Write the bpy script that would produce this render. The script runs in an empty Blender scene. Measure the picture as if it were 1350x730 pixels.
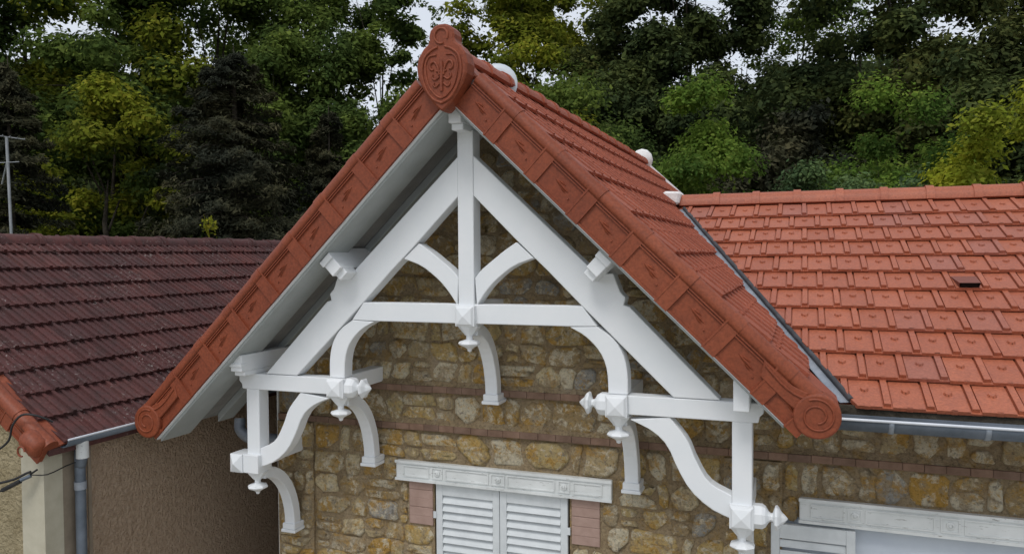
import bpy, bmesh, math, random
import numpy as np
from mathutils import Vector, Matrix
random.seed(7); RNG = np.random.default_rng(11)
sc = bpy.context.scene
COL = sc.collection
R = math.radians

# ------------------------------------------------------------------ camera
CAM_F = 1011.7; YAW = -0.361; PITCH = -0.0292; ROLL = -0.00727
fw = Vector((math.sin(YAW)*math.cos(PITCH), math.cos(YAW)*math.cos(PITCH), math.sin(PITCH)))
rt = Vector((math.cos(YAW), -math.sin(YAW), 0.0))
up = rt.cross(fw)
rt2 = rt*math.cos(ROLL) + up*math.sin(ROLL)
up2 = -rt*math.sin(ROLL) + up*math.cos(ROLL)
cam_d = bpy.data.cameras.new('camera')
cam_d.sensor_width = 36.0
cam_d.lens = CAM_F/1350*36.0
cam_d.clip_start = 0.05; cam_d.clip_end = 3000
cam = bpy.data.objects.new('camera', cam_d); COL.objects.link(cam)
cam.matrix_world = Matrix(((rt2.x, up2.x, -fw.x, 1.877), (rt2.y, up2.y, -fw.y, -4.2),
                           (rt2.z, up2.z, -fw.z, 4.5), (0, 0, 0, 1)))
sc.camera = cam

# ------------------------------------------------------------------ light
SUN_EL, SUN_AZ = R(57), R(186)       # azimuth clockwise from +Y: the sun stands behind the camera
w = bpy.data.worlds.new('World'); sc.world = w; w.use_nodes = True
wn = w.node_tree.nodes; wl = w.node_tree.links
bg = wn['Background']
sky = wn.new('ShaderNodeTexSky'); sky.sky_type = 'NISHITA'; sky.sun_disc = False
sky.sun_elevation = SUN_EL; sky.sun_rotation = SUN_AZ
sky.air_density = 1.0; sky.dust_density = 3.0
hs = wn.new('ShaderNodeHueSaturation'); hs.inputs['Saturation'].default_value = 0.45
hs.inputs['Value'].default_value = 1.35
cloud = wn.new('ShaderNodeMix'); cloud.data_type = 'RGBA'          # high even overcast over the clear sky
cloud.inputs[0].default_value = .62; cloud.inputs[7].default_value = (9.2, 9.8, 10.8, 1)
wl.new(sky.outputs[0], hs.inputs['Color']); wl.new(hs.outputs[0], cloud.inputs[6]); wl.new(cloud.outputs[2], bg.inputs['Color'])
bg.inputs['Strength'].default_value = 0.11
sd = bpy.data.lights.new('sun', 'SUN'); sd.energy = 1.25; sd.angle = R(18); sd.color = (1, .98, .955)
so = bpy.data.objects.new('sun', sd); COL.objects.link(so)
sdir = Vector((math.sin(SUN_AZ)*math.cos(SUN_EL), math.cos(SUN_AZ)*math.cos(SUN_EL), math.sin(SUN_EL)))
so.rotation_euler = sdir.to_track_quat('Z', 'Y').to_euler()
vs = sc.view_settings
vs.view_transform = 'Standard'; vs.look = 'None'; vs.gamma = 1.0; vs.exposure = -0.16; vs.use_curve_mapping = False

# ------------------------------------------------------------------ materials
def ramp(nt, stops):
    n = nt.nodes.new('ShaderNodeValToRGB'); e = n.color_ramp.elements
    while len(e) < len(stops): e.new(0.5)
    for k, (p, c) in enumerate(stops):
        e[k].position = p; e[k].color = (*c, 1)
    return n
def noise(nt, scale, detail=4, rough=.6, vec=None):
    n = nt.nodes.new('ShaderNodeTexNoise'); n.inputs['Scale'].default_value = scale
    n.inputs['Detail'].default_value = detail; n.inputs['Roughness'].default_value = rough
    if vec is not None: nt.links.new(vec, n.inputs['Vector'])
    return n
def mixc(nt, fac, a, b, mode='MIX'):
    m = nt.nodes.new('ShaderNodeMix'); m.data_type = 'RGBA'; m.blend_type = mode
    for sock, v in ((m.inputs[0], fac), (m.inputs[6], a), (m.inputs[7], b)):
        if hasattr(v, 'links'): nt.links.new(v, sock)
        elif isinstance(v, tuple): sock.default_value = (*v, 1)
        else: sock.default_value = v
    return m.outputs[2]
def base_mat(name, rough=.7, spec=.3):
    m = bpy.data.materials.new(name); m.use_nodes = True
    nt = m.node_tree; b = nt.nodes['Principled BSDF']
    b.inputs['Roughness'].default_value = rough
    b.inputs['Specular IOR Level'].default_value = spec
    geo = nt.nodes.new('ShaderNodeNewGeometry')
    return m, nt, b, geo
def bump(nt, b, h, strength, dist):
    n = nt.nodes.new('ShaderNodeBump'); n.inputs['Strength'].default_value = strength
    n.inputs['Distance'].default_value = dist
    nt.links.new(h, n.inputs['Height']); nt.links.new(n.outputs[0], b.inputs['Normal'])
def m_simple(name, c1, c2, scale, rough=.7, spec=.3, bs=.3, bd=.003, bscale=None, metal=0, rnd=None):
    m, nt, b, g = base_mat(name, rough, spec)
    n = noise(nt, scale, 5, .65, g.outputs['Position'])
    r = ramp(nt, [(.35, c1), (.65, c2)]); nt.links.new(n.outputs[0], r.inputs[0])
    out = r.outputs[0]
    if rnd:
        oi = nt.nodes.new('ShaderNodeObjectInfo')
        rr = ramp(nt, rnd); nt.links.new(oi.outputs['Random'], rr.inputs[0])
        out = mixc(nt, 1.0, out, rr.outputs[0], 'MULTIPLY')
    nt.links.new(out, b.inputs['Base Color'])
    b.inputs['Metallic'].default_value = metal
    if bs:
        n2 = noise(nt, bscale or scale*4, 4, .6, g.outputs['Position']); bump(nt, b, n2.outputs[0], bs, bd)
    return m
def m_tile(name, stops, dirt, dirt_amt, rough=.6, spec=.25, speck=None, bd=.0025):
    m, nt, b, g = base_mat(name, rough, spec)
    oi = nt.nodes.new('ShaderNodeObjectInfo')
    r = ramp(nt, stops); nt.links.new(oi.outputs['Random'], r.inputs[0])
    n = noise(nt, 9, 6, .7, g.outputs['Position'])
    f = ramp(nt, [(.42, (0, 0, 0)), (.72, (dirt_amt,)*3)]); nt.links.new(n.outputs[0], f.inputs[0])
    out = mixc(nt, f.outputs[0], r.outputs[0], dirt)
    n3 = noise(nt, 70, 3, .6, g.outputs['Position'])
    f3 = ramp(nt, [(.3, (.78,)*3), (.7, (1.15,)*3)]); nt.links.new(n3.outputs[0], f3.inputs[0])
    out = mixc(nt, 1.0, out, f3.outputs[0], 'MULTIPLY')
    if speck:
        n4 = noise(nt, 34, 4, .8, g.outputs['Position'])
        f4 = ramp(nt, [(.59, (0, 0, 0)), (.64, (.7,)*3)]); nt.links.new(n4.outputs[0], f4.inputs[0])
        n6 = noise(nt, 2.6, 3, .5, g.outputs['Position']); f6 = ramp(nt, [(.45, (0, 0, 0)), (.68, (1, 1, 1))]); nt.links.new(n6.outputs[0], f6.inputs[0])
        out = mixc(nt, mixc(nt, 1.0, f4.outputs[0], f6.outputs[0], 'MULTIPLY'), out, speck)
    nt.links.new(out, b.inputs['Base Color'])
    bump(nt, b, n3.outputs[0], .5, bd)
    return m
def blotches(nt, P, out, L):
    for scale, lo, hi, col, w_, amt in L:
        n = noise(nt, scale, 6, .74, P); n.noise_dimensions = '4D'; n.inputs['W'].default_value = w_
        n.inputs['Distortion'].default_value = .6
        f = ramp(nt, [(lo, (0, 0, 0)), (hi, (amt,)*3)]); nt.links.new(n.outputs[0], f.inputs[0])
        out = mixc(nt, f.outputs[0], out, col)
    return out
def m_stone(name, island=False):
    m, nt, b, g = base_mat(name, .9, .12)
    oi = nt.nodes.new('ShaderNodeObjectInfo'); P = g.outputs['Position']
    src = g.outputs['Random Per Island'] if island else oi.outputs['Random']
    r = ramp(nt, [(0, (.42, .305, .16)), (.12, (.58, .42, .18)), (.26, (.44, .35, .225)), (.38, (.68, .57, .36)),
                  (.52, (.56, .34, .095)), (.60, (.52, .41, .24)), (.72, (.70, .62, .45)), (.85, (.40, .38, .34)), (.91, (.54, .42, .21))])
    r.color_ramp.interpolation = 'CONSTANT'
    nt.links.new(src, r.inputs[0])
    out = blotches(nt, P, r.outputs[0], ((9, .50, .58, (.52, .30, .07), 0., .85), (15, .50, .58, (.74, .66, .50), 3.3, .9), (21, .55, .63, (.27, .23, .18), 7.1, .85), (34, .56, .62, (.60, .38, .11), 5.5, .75)))
    out = blotches(nt, P, out, ((7.5, .52, .59, (.40, .305, .19), 11.7, .75),))          # mortar smeared over the faces
    n2 = noise(nt, 55, 6, .8, P)
    f2 = ramp(nt, [(.32, (.28,)*3), (.45, (.95,)*3), (.60, (1.1,)*3), (.75, (1.35,)*3)]); nt.links.new(n2.outputs[0], f2.inputs[0])
    out = mixc(nt, 1.0, out, f2.outputs[0], 'MULTIPLY')
    nt.links.new(out, b.inputs['Base Color'])
    n5 = noise(nt, 42, 7, .8, P); bump(nt, b, n5.outputs[0], 1.0, .03)
    return m
def m_mortar(name):
    m, nt, b, g = base_mat(name, .95, .1); P = g.outputs['Position']
    n = noise(nt, 5, 6, .7, P)
    r = ramp(nt, [(.30, (.29, .215, .13)), (.48, (.40, .30, .18)), (.62, (.47, .365, .235)), (.75, (.42, .345, .26))]); nt.links.new(n.outputs[0], r.inputs[0])
    out = blotches(nt, P, r.outputs[0], ((9, .53, .62, (.44, .27, .08), 0., .6), (15, .56, .66, (.50, .43, .31), 3.3, .6), (21, .58, .68, (.22, .185, .145), 7.1, .7)))
    n2 = noise(nt, 60, 5, .75, P)
    f2 = ramp(nt, [(.30, (.4,)*3), (.5, (1,)*3), (.75, (1.3,)*3)]); nt.links.new(n2.outputs[0], f2.inputs[0])
    out = mixc(nt, 1.0, out, f2.outputs[0], 'MULTIPLY')
    nt.links.new(out, b.inputs['Base Color'])
    n5 = noise(nt, 34, 7, .8, P); bump(nt, b, n5.outputs[0], 1.0, .035)
    return m
def m_leaf(name, a, b_, c, trans=.3):
    m = bpy.data.materials.new(name); m.use_nodes = True; nt = m.node_tree
    for n in list(nt.nodes): nt.nodes.remove(n)
    o = nt.nodes.new('ShaderNodeOutputMaterial'); g = nt.nodes.new('ShaderNodeNewGeometry')
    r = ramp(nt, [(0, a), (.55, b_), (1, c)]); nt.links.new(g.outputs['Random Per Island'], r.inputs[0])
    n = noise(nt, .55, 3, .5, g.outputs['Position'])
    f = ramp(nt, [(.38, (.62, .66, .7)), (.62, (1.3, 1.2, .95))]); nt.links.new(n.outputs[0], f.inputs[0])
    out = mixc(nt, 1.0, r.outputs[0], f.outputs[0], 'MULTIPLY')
    d = nt.nodes.new('ShaderNodeBsdfDiffuse'); t = nt.nodes.new('ShaderNodeBsdfTranslucent')
    nt.links.new(out, d.inputs[0]); nt.links.new(out, t.inputs[0])
    mx = nt.nodes.new('ShaderNodeMixShader'); mx.inputs[0].default_value = trans
    nt.links.new(d.outputs[0], mx.inputs[1]); nt.links.new(t.outputs[0], mx.inputs[2])
    nt.links.new(mx.outputs[0], o.inputs[0])
    return m

def m_paint(name, c1, c2, wear, amt, lo, hi):
    """brushed paint with stretched grain and worn streaks"""
    m, nt, b, g = base_mat(name, .52, .3); P = g.outputs['Position']
    mp = nt.nodes.new('ShaderNodeMapping'); mp.inputs['Scale'].default_value = (.22, 1, 1.6); nt.links.new(P, mp.inputs[0])
    n = noise(nt, 4, 4, .6, P); r = ramp(nt, [(.35, c1), (.65, c2)]); nt.links.new(n.outputs[0], r.inputs[0])
    n2 = noise(nt, 60, 5, .75, mp.outputs[0]); f = ramp(nt, [(lo, (0, 0, 0)), (hi, (amt,)*3)]); nt.links.new(n2.outputs[0], f.inputs[0])
    out = mixc(nt, f.outputs[0], r.outputs[0], wear)
    nt.links.new(out, b.inputs['Base Color'])
    n3 = noise(nt, 150, 4, .6, mp.outputs[0]); bump(nt, b, n3.outputs[0], .35, .002)
    return m
M = {}
M['white'] = m_paint('white_paint', (.76, .785, .80), (.80, .815, .825), (.52, .52, .50), .5, .66, .74)
M['old_white'] = m_paint('weathered_white_paint', (.60, .62, .61), (.73, .75, .74), (.22, .21, .19), .85, .60, .67)
M['shutter'] = m_simple('shutter_paint', (.58, .61, .62), (.66, .69, .70), 10, .5, .3, .1, .002, 60)
M['blind'] = m_simple('pale_blue_blind', (.52, .57, .64), (.58, .63, .69), 4, .5, .3, 0)
M['soffit'] = m_simple('soffit_paint', (.36, .385, .38), (.42, .445, .44), 5, .6, .2, .15, .002, 40)
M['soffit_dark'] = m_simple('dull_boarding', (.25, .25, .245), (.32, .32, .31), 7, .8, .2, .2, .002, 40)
M['mortar_white'] = m_simple('white_mortar', (.70, .69, .67), (.82, .81, .79), 20, .9, .1, .6, .006, 60)
M['terra_new'] = m_tile('orange_clay', [(0, (.395, .116, .058)), (.35, (.355, .103, .052)), (.6, (.415, .127, .065)), (.84, (.375, .110, .058)), (.93, (.34, .118, .076)), (1, (.35, .120, .078))],
                        (.29, .092, .058), .5, .5, .35)
M['vent_clay'] = m_tile('vent_clay', [(0, (.24, .085, .060)), (1, (.22, .080, .058))], (.18, .06, .045), .4)
M['terra_gable'] = m_tile('red_clay', [(0, (.36, .100, .054)), (.5, (.32, .088, .048)), (1, (.39, .112, .062))], (.25, .07, .042), .5, .55, .3)
M['terra_verge'] = m_tile('verge_clay', [(0, (.255, .063, .027)), (.5, (.225, .054, .024)), (1, (.285, .074, .033))], (.15, .041, .022), .5, .5, .3)
M['terra_old'] = m_tile('weathered_dark_tile', [(0, (.094, .039, .036)), (.3, (.076, .034, .033)), (.55, (.112, .044, .040)), (.8, (.082, .038, .037)), (1, (.130, .052, .046))],
                        (.056, .038, .036), .8, .75, .2, (.40, .37, .34), .004)
M['stone'] = m_stone('rubble_stone'); M['stone_mass'] = m_stone('rubble_stone_mass', True)
M['mortar'] = m_mortar('brown_mortar')
M['brick'] = m_simple('red_brick', (.17, .108, .076), (.25, .165, .12), 9, .9, .15, .7, .006, 60, rnd=[(0, (.85, .85, .87)), (1, (1.12, 1.08, 1.05))])
M['pink_brick'] = m_simple('pink_brick', (.33, .225, .185), (.40, .28, .235), 12, .9, .1, .4, .003, 70, rnd=[(0, (.97, .97, .97)), (1, (1.03, 1.03, 1.03))])
M['crepi_dark'] = m_simple('brown_roughcast', (.45, .325, .225), (.57, .43, .31), 22, .95, .1, 1.0, .06, 42)
M['crepi_cream'] = m_simple('cream_roughcast', (.33, .27, .16), (.44, .37, .235), 8, .95, .1, 1.0, .05, 38)
M['board_pale'] = m_simple('pale_render_band', (.42, .39, .30), (.50, .47, .37), 6, .9, .1, .2, .003, 50)
M['board_brown'] = m_simple('brown_render_band', (.22, .18, .135), (.29, .24, .18), 6, .9, .1, .2, .003, 50)
M['zinc'] = m_simple('zinc', (.10, .125, .155), (.17, .20, .24), 5, .55, .5, .1, .002, 30, .35)
M['zinc_bright'] = m_simple('bright_zinc_edge', (.55, .58, .62), (.68, .71, .75), 7, .4, .5, 0)
M['zinc_dull'] = m_simple('dull_zinc', (.20, .23, .27), (.34, .37, .41), 7, .5, .4, .1, .002, 30, .2)
M['lead'] = m_simple('dark_lead', (.035, .037, .04), (.07, .072, .078), 12, .6, .3, 0)
M['dish'] = m_simple('grey_dish', (.50, .56, .60), (.60, .65, .69), 5, .4, .4, 0)
M['steel'] = m_simple('aerial_metal', (.26, .28, .29), (.36, .37, .38), 6, .5, .4, 0, metal=.3)
M['black'] = m_simple('black_rubber', (.012, .012, .013), (.03, .03, .03), 20, .5, .3, 0)
M['dark'] = m_simple('void_shade', (.01, .009, .008), (.018, .016, .015), 5, .9, .1, 0)  # near-black colour that stands in for shade inside openings
M['bark'] = m_simple('bark', (.035, .03, .022), (.085, .072, .055), 6, .95, .1, .8, .03, 20)
M['grass'] = m_simple('grass_ground', (.045, .06, .022), (.085, .09, .04), .8, .95, .1, .5, .05, 8)
M['bounce_gravel'] = m_simple('pale_bounce_gravel', (.34, .32, .28), (.44, .42, .37), 3, .95, .1, .5, .01, 60)  # kept pale so that the unseen ground throws light upwards
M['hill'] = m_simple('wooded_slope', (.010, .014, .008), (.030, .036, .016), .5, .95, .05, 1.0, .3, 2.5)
LEAF = {
 'mid':    m_leaf('leaf_mid', (.075, .118, .034), (.110, .165, .044), (.155, .21, .058), .4),
 'yellow': m_leaf('leaf_yellow', (.130, .170, .024), (.190, .225, .032), (.27, .27, .044), .4),
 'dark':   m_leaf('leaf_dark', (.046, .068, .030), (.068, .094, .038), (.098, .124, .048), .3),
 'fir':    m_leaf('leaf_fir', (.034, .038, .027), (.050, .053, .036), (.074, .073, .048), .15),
 'bright': m_leaf('leaf_bright', (.090, .165, .034), (.130, .215, .044), (.185, .26, .060), .4),
 'blue':   m_leaf('leaf_bluegreen', (.068, .120, .058), (.104, .166, .078), (.150, .215, .10), .3),
 'lime':   m_leaf('leaf_lime', (.23, .28, .030), (.34, .38, .042), (.43, .43, .06), .4),
 'olive':  m_leaf('leaf_olive', (.058, .078, .030), (.086, .104, .038), (.125, .135, .048), .3),
}

# ------------------------------------------------------------------ mesh helpers
class MB:
    def __init__(s): s.v = []; s.f = []; s.sm = []
    def add(s, vs_, fs_, smooth=False):
        o = len(s.v); s.v += [tuple(p) for p in vs_]
        s.f += [tuple(i+o for i in f) for f in fs_]; s.sm += [smooth]*len(fs_)
        return s
    def box(s, x0, x1, y0, y1, z0, z1):
        return s.add([(x0,y0,z0),(x1,y0,z0),(x1,y1,z0),(x0,y1,z0),(x0,y0,z1),(x1,y0,z1),(x1,y1,z1),(x0,y1,z1)],
              [(0,3,2,1),(4,5,6,7),(0,1,5,4),(1,2,6,5),(2,3,7,6),(3,0,4,7)])
    def prism(s, poly, a0, a1, axis='Y'):
        # poly: 2D points; axis Y: (x,z); axis X: (y,z); axis Z: (x,y)
        area = sum(poly[i][0]*poly[(i+1)%len(poly)][1]-poly[(i+1)%len(poly)][0]*poly[i][1] for i in range(len(poly)))
        if area < 0: poly = poly[::-1]
        n = len(poly)
        def P(p, a): return (p[0], a, p[1]) if axis == 'Y' else ((a, p[0], p[1]) if axis == 'X' else (p[0], p[1], a))
        vs_ = [P(p, a0) for p in poly] + [P(p, a1) for p in poly]
        fr, bk = tuple(range(n)), tuple(range(2*n-1, n-1, -1))
        sides = [((i+1)%n, i, n+i, n+(i+1)%n) for i in range(n)]
        if axis == 'Y': fs_ = [fr, bk] + sides
        else: fs_ = [fr[::-1], bk[::-1]] + [q[::-1] for q in sides]
        return s.add(vs_, fs_)
    def frame_box(s, c, ax, ay, az, hx, hy, hz):
        c, ax, ay, az = Vector(c), Vector(ax), Vector(ay), Vector(az)
        vs_ = [c+ax*hx*i+ay*hy*j+az*hz*k for k in (-1,1) for (i,j) in ((-1,-1),(1,-1),(1,1),(-1,1))]
        return s.add(vs_, [(0,3,2,1),(4,5,6,7),(0,1,5,4),(1,2,6,5),(2,3,7,6),(3,0,4,7)])
    def lathe(s, prof, c, axis=(0,0,1), n=8, phase=None, smooth=False):
        az = Vector(axis).normalized(); ax = az.orthogonal().normalized() if abs(az.z) < .9 else Vector((1,0,0))
        ay = az.cross(ax); c = Vector(c); ph = math.pi/n if phase is None else phase
        vs_ = []; 
        for r, h in prof:
            for k in range(n):
                a = 2*math.pi*k/n+ph
                vs_.append(c+az*h+ax*(r*math.cos(a))+ay*(r*math.sin(a)))
        fs_ = []
        for i in range(len(prof)-1):
            for k in range(n):
                fs_.append((i*n+k, i*n+(k+1)%n, (i+1)*n+(k+1)%n, (i+1)*n+k))
        fs_.append(tuple(range(n))[::-1]); fs_.append(tuple(range((len(prof)-1)*n, len(prof)*n)))
        return s.add(vs_, fs_, smooth)
    def tube(s, pts, r, n=6, smooth=True):
        pts = [Vector(p) for p in pts]; rs = r if isinstance(r, (list, tuple)) else [r]*len(pts)
        vs_ = []; prev = None
        for i, p in enumerate(pts):
            t = (pts[min(i+1, len(pts)-1)]-pts[max(i-1, 0)])
            t = t.normalized() if t.length > 1e-9 else Vector((0,0,1))
            a = t.orthogonal().normalized() if prev is None else (prev-t*prev.dot(t)).normalized()
            prev = a; b = t.cross(a)
            for k in range(n):
                q = 2*math.pi*k/n; vs_.append(p+(a*math.cos(q)+b*math.sin(q))*rs[i])
        fs_ = [(i*n+k, i*n+(k+1)%n, (i+1)*n+(k+1)%n, (i+1)*n+k) for i in range(len(pts)-1) for k in range(n)]
        s.add(vs_, fs_, smooth); m_ = len(pts)
        s.add(vs_[:n], [tuple(range(n))[::-1]]); return s.add(vs_[(m_-1)*n:], [tuple(range(n))])
    def strip(s, A, B, y0, y1):
        """timber between two curves A and B in XZ, extruded from y0 to y1"""
        n = len(A); vs_ = []
        for y in (y0, y1):
            vs_ += [(p[0], y, p[1]) for p in A]+[(p[0], y, p[1]) for p in B]
        fs_ = []
        cr = (A[1][0]-A[0][0])*(B[0][1]-A[0][1])-(A[1][1]-A[0][1])*(B[0][0]-A[0][0])
        for i in range(n-1):
            q = [(i, i+1, n+i+1, n+i), (2*n+i+1, 2*n+i, 3*n+i, 3*n+i+1), (i+1, i, 2*n+i, 2*n+i+1), (n+i, n+i+1, 3*n+i+1, 3*n+i)]
            fs_ += q
        fs_ += [(0, n, 3*n, 2*n), (n-1, 3*n-1, 4*n-1, 2*n-1)]
        if cr < 0: fs_ = [f[::-1] for f in fs_]
        return s.add(vs_, fs_)
    def mesh(s, name, m):
        me = bpy.data.meshes.new(name); me.from_pydata(s.v, [], s.f)
        if any(s.sm): me.polygons.foreach_set('use_smooth', s.sm)
        if m: me.materials.append(m)
        me.update(); return me
    def build(s, name, m, parent=None, bev=0, mat=None, kind=None):
        o = link(name, s.mesh(name, m), parent, mat)
        if bev:
            b = o.modifiers.new('bevel', 'BEVEL'); b.width = bev; b.segments = 1; b.limit_method = 'ANGLE'; b.angle_limit = R(40)
        if kind: o['kind'] = kind
        return o
def link(name, me, parent=None, mat=None):
    o = bpy.data.objects.new(name, me); COL.objects.link(o)
    if parent is not None: o.parent = parent
    if mat is not None: o.matrix_basis = mat
    return o
def tag(o, label, cat, group=None):
    o['label'] = label; o['category'] = cat
    if group: o['group'] = group
    return o
def empty(name, loc, label, cat, group=None):
    o = bpy.data.objects.new(name, None); o.empty_display_size = .2; COL.objects.link(o); o.location = loc
    return tag(o, label, cat, group)
def spline(pts, n):
    """Catmull-Rom through pts, n samples evenly spread"""
    P = [np.array(p, float) for p in pts]; P = [2*P[0]-P[1]]+P+[2*P[-1]-P[-2]]
    out = []; m = len(P)-3
    for k in range(n):
        t = k/(n-1)*m; i = min(int(t), m-1); u = t-i
        a, b, c, d = P[i], P[i+1], P[i+2], P[i+3]
        out.append(tuple(.5*((2*b)+(c-a)*u+(2*a-5*b+4*c-d)*u*u+(3*b-a-3*c+d)*u**3)))
    return out
def cols(x, y, z, o):
    return Matrix(((x[0], y[0], z[0], o[0]), (x[1], y[1], z[1], o[1]), (x[2], y[2], z[2], o[2]), (0, 0, 0, 1)))
def mirror(L): return [(-x, z) for x, z in L]

# ------------------------------------------------------------------ ground
def structure(name, mb, m):
    o = mb.build(name, m); o['kind'] = 'structure'; return o
g = MB(); N = 40
gx = np.concatenate([np.linspace(-900, -60, 8), np.linspace(-55, 55, 24), np.linspace(60, 900, 8)])
vs_ = [(x, y, 0.0) for y in gx for x in gx]; n_ = len(gx)
g.add(vs_, [(j*n_+i, j*n_+i+1, (j+1)*n_+i+1, (j+1)*n_+i) for j in range(n_-1) for i in range(n_-1)])
structure('ground', g, M['grass'])
structure('bounce_ground', MB().box(-14, 16, -22, .49, -.2, .004), M['bounce_gravel'])  # unseen pale ground, added to bounce light onto soffit and side wall
# wooded hillside rising behind the trees
hb = MB(); nx, ny = 70, 16; vs_ = []
for j in range(ny):
    for i in range(nx):
        az = R(-75+120*i/(nx-1)); rr = 36+60*(j/(ny-1))
        z = 19.0*(1-math.exp(-((rr-36)/15.0)))*(1+.10*math.sin(az*5+1)+.05*math.sin(az*13)) - .3
        vs_.append((1.9+rr*math.sin(az), -4.2+rr*math.cos(az), z))
hb.add(vs_, [(j*nx+i, j*nx+i+1, (j+1)*nx+i+1, (j+1)*nx+i) for j in range(ny-1) for i in range(nx-1)], True)
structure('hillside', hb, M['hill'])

# ================================================================== STONE HOUSE
house = empty('stone_house', (1.4, .5, 0), 'rubble stone house with red tiled gable and white decorative timber truss', 'house')
HINV = Matrix.Translation((-1.4, -.5, 0))
def hpart(mb, name, m, parent=None, bev=0, kind=None):
    o = mb.build(name, m, None, bev)
    if kind: o['kind'] = kind
    if parent is None: o.parent = house; o.matrix_parent_inverse = HINV
    else: o.parent = parent; o.matrix_parent_inverse = HINV @ Matrix.Identity(4) if False else Matrix.Identity(4)
    return o
# (parts of the house keep world coordinates: the parts' own matrices are identity, so their children need no inverse)

WY = .5
mb = MB()
T_ = .3
for x0, x1, z0, z1 in [(-1.756, -.478, 0, 3.62), (-.478, .488, 2.965, 3.62), (-.478, .488, 0, 1.5), (.488, 1.72, 0, 3.62),
                       (1.72, 3.9, 2.97, 3.62), (1.72, 3.9, 0, 1.5), (3.9, 4.8, 0, 3.62)]:
    mb.box(x0, x1, WY, WY+T_, z0, z1)
mb.prism([(-1.75, 3.62), (1.75, 3.62), (1.75, 3.70), (0, 5.36), (-1.75, 3.70)], WY, WY+T_)
mb.box(-1.756, -1.456, WY+T_, 5.6, 0, 3.5)
mb.box(4.5, 4.8, WY+T_, 5.6, 0, 3.5)
mb.box(-1.756, 4.8, 5.6, 5.9, 0, 3.5)
wall = hpart(mb, 'wall', M['mortar'])
hpart(MB().box(-.47, .48, .56, .58, 1.5, 2.96), 'window_shade_back', M['dark'])  # near-black sheet in place of the unlit depth behind the shutters
# quoin strips, slightly proud of the wall
for x0, x1 in ((-1.757, -1.45), (1.45, 1.775)):
    mb = MB().box(x0, x1, WY-.022, WY+.05, 0, 3.285)
    hpart(mb, 'quoin_strip', M['mortar'], wall)

# ---- stones
def stone_mesh(mb, quad, y, proud, gap):
    """quad: 4 corners (x, z) counter-clockwise; chipped, uneven block with a rough face"""
    cx = sum(p[0] for p in quad)/4; cz = sum(p[1] for p in quad)/4
    prof = []
    for k in range(4):
        p, q, pv = np.array(quad[k]), np.array(quad[(k+1) % 4]), np.array(quad[k-1])
        ch = random.choice([.08, .14, .2, .3, .42])
        L1 = np.linalg.norm(q-p); L0 = np.linalg.norm(pv-p); m_ = min(L0, L1)*ch
        prof.append(p+(pv-p)/max(L0, 1e-6)*m_); 
        prof.append(p+(q-p)/max(L1, 1e-6)*m_)
        prof.append((p+q)/2+np.array([random.uniform(-.10, .10)*L1, random.uniform(-.010, .010)]))
    n = len(prof)
    W_ = max(abs(quad[1][0]-quad[0][0]), .03); H_ = max(abs(quad[3][1]-quad[0][1]), .03)
    fx, fz = max(.55, 1-2*gap/W_), max(.55, 1-2*gap/H_)
    prof = [((p[0]-cx)*fx+random.uniform(-.004, .004), (p[1]-cz)*fz+random.uniform(-.004, .004)) for p in prof]
    rings = []
    tx, tz = random.uniform(-.05, .05), random.uniform(-.05, .05)
    for sc_, dy in ((1.02, .010), (.965, -proud*.7), (.80, -proud), (.42, -proud)):
        rings.append([(cx+a_*sc_, y+dy+((random.uniform(-.0055, .0045)+a_*tx+b_*tz) if dy < 0 else 0), cz+b_*sc_) for a_, b_ in prof])
    vs_ = sum(rings, [])+[(cx, y-proud*random.uniform(.6, 1.3), cz)]
    fs_ = []
    for r_ in range(3):
        for k in range(n):
            fs_.append((r_*n+k, r_*n+(k+1)%n, (r_+1)*n+(k+1)%n, (r_+1)*n+k))
    fs_ += [(3*n+k, 3*n+(k+1)%n, 4*n) for k in range(n)]
    mb.add(vs_, fs_, True)
FORB = [(-.76, .775, 2.945, 3.085), (-.675, .70, 2.64, 2.95), (-.49, .50, 1.4, 2.95), (1.865, 3.98, 2.94, 3.10), (1.70, 3.93, 1.4, 2.94)]
rowz = [1.95, 2.09, 2.24, 2.37, 2.50, 2.63, 2.78, 2.93, 3.095, 3.29, None, 3.352, 3.55, None, 3.63, 3.78, 3.92, 4.07, 4.22, 4.36, 4.50, 4.64, 4.78, 4.92, 5.06, 5.18]
stones = []; mass = MB()
def wob(k, x): return .010*math.sin(x*9.3+k*2.1)+.007*math.sin(x*23+k*5.3)
rz = [None]
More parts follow.
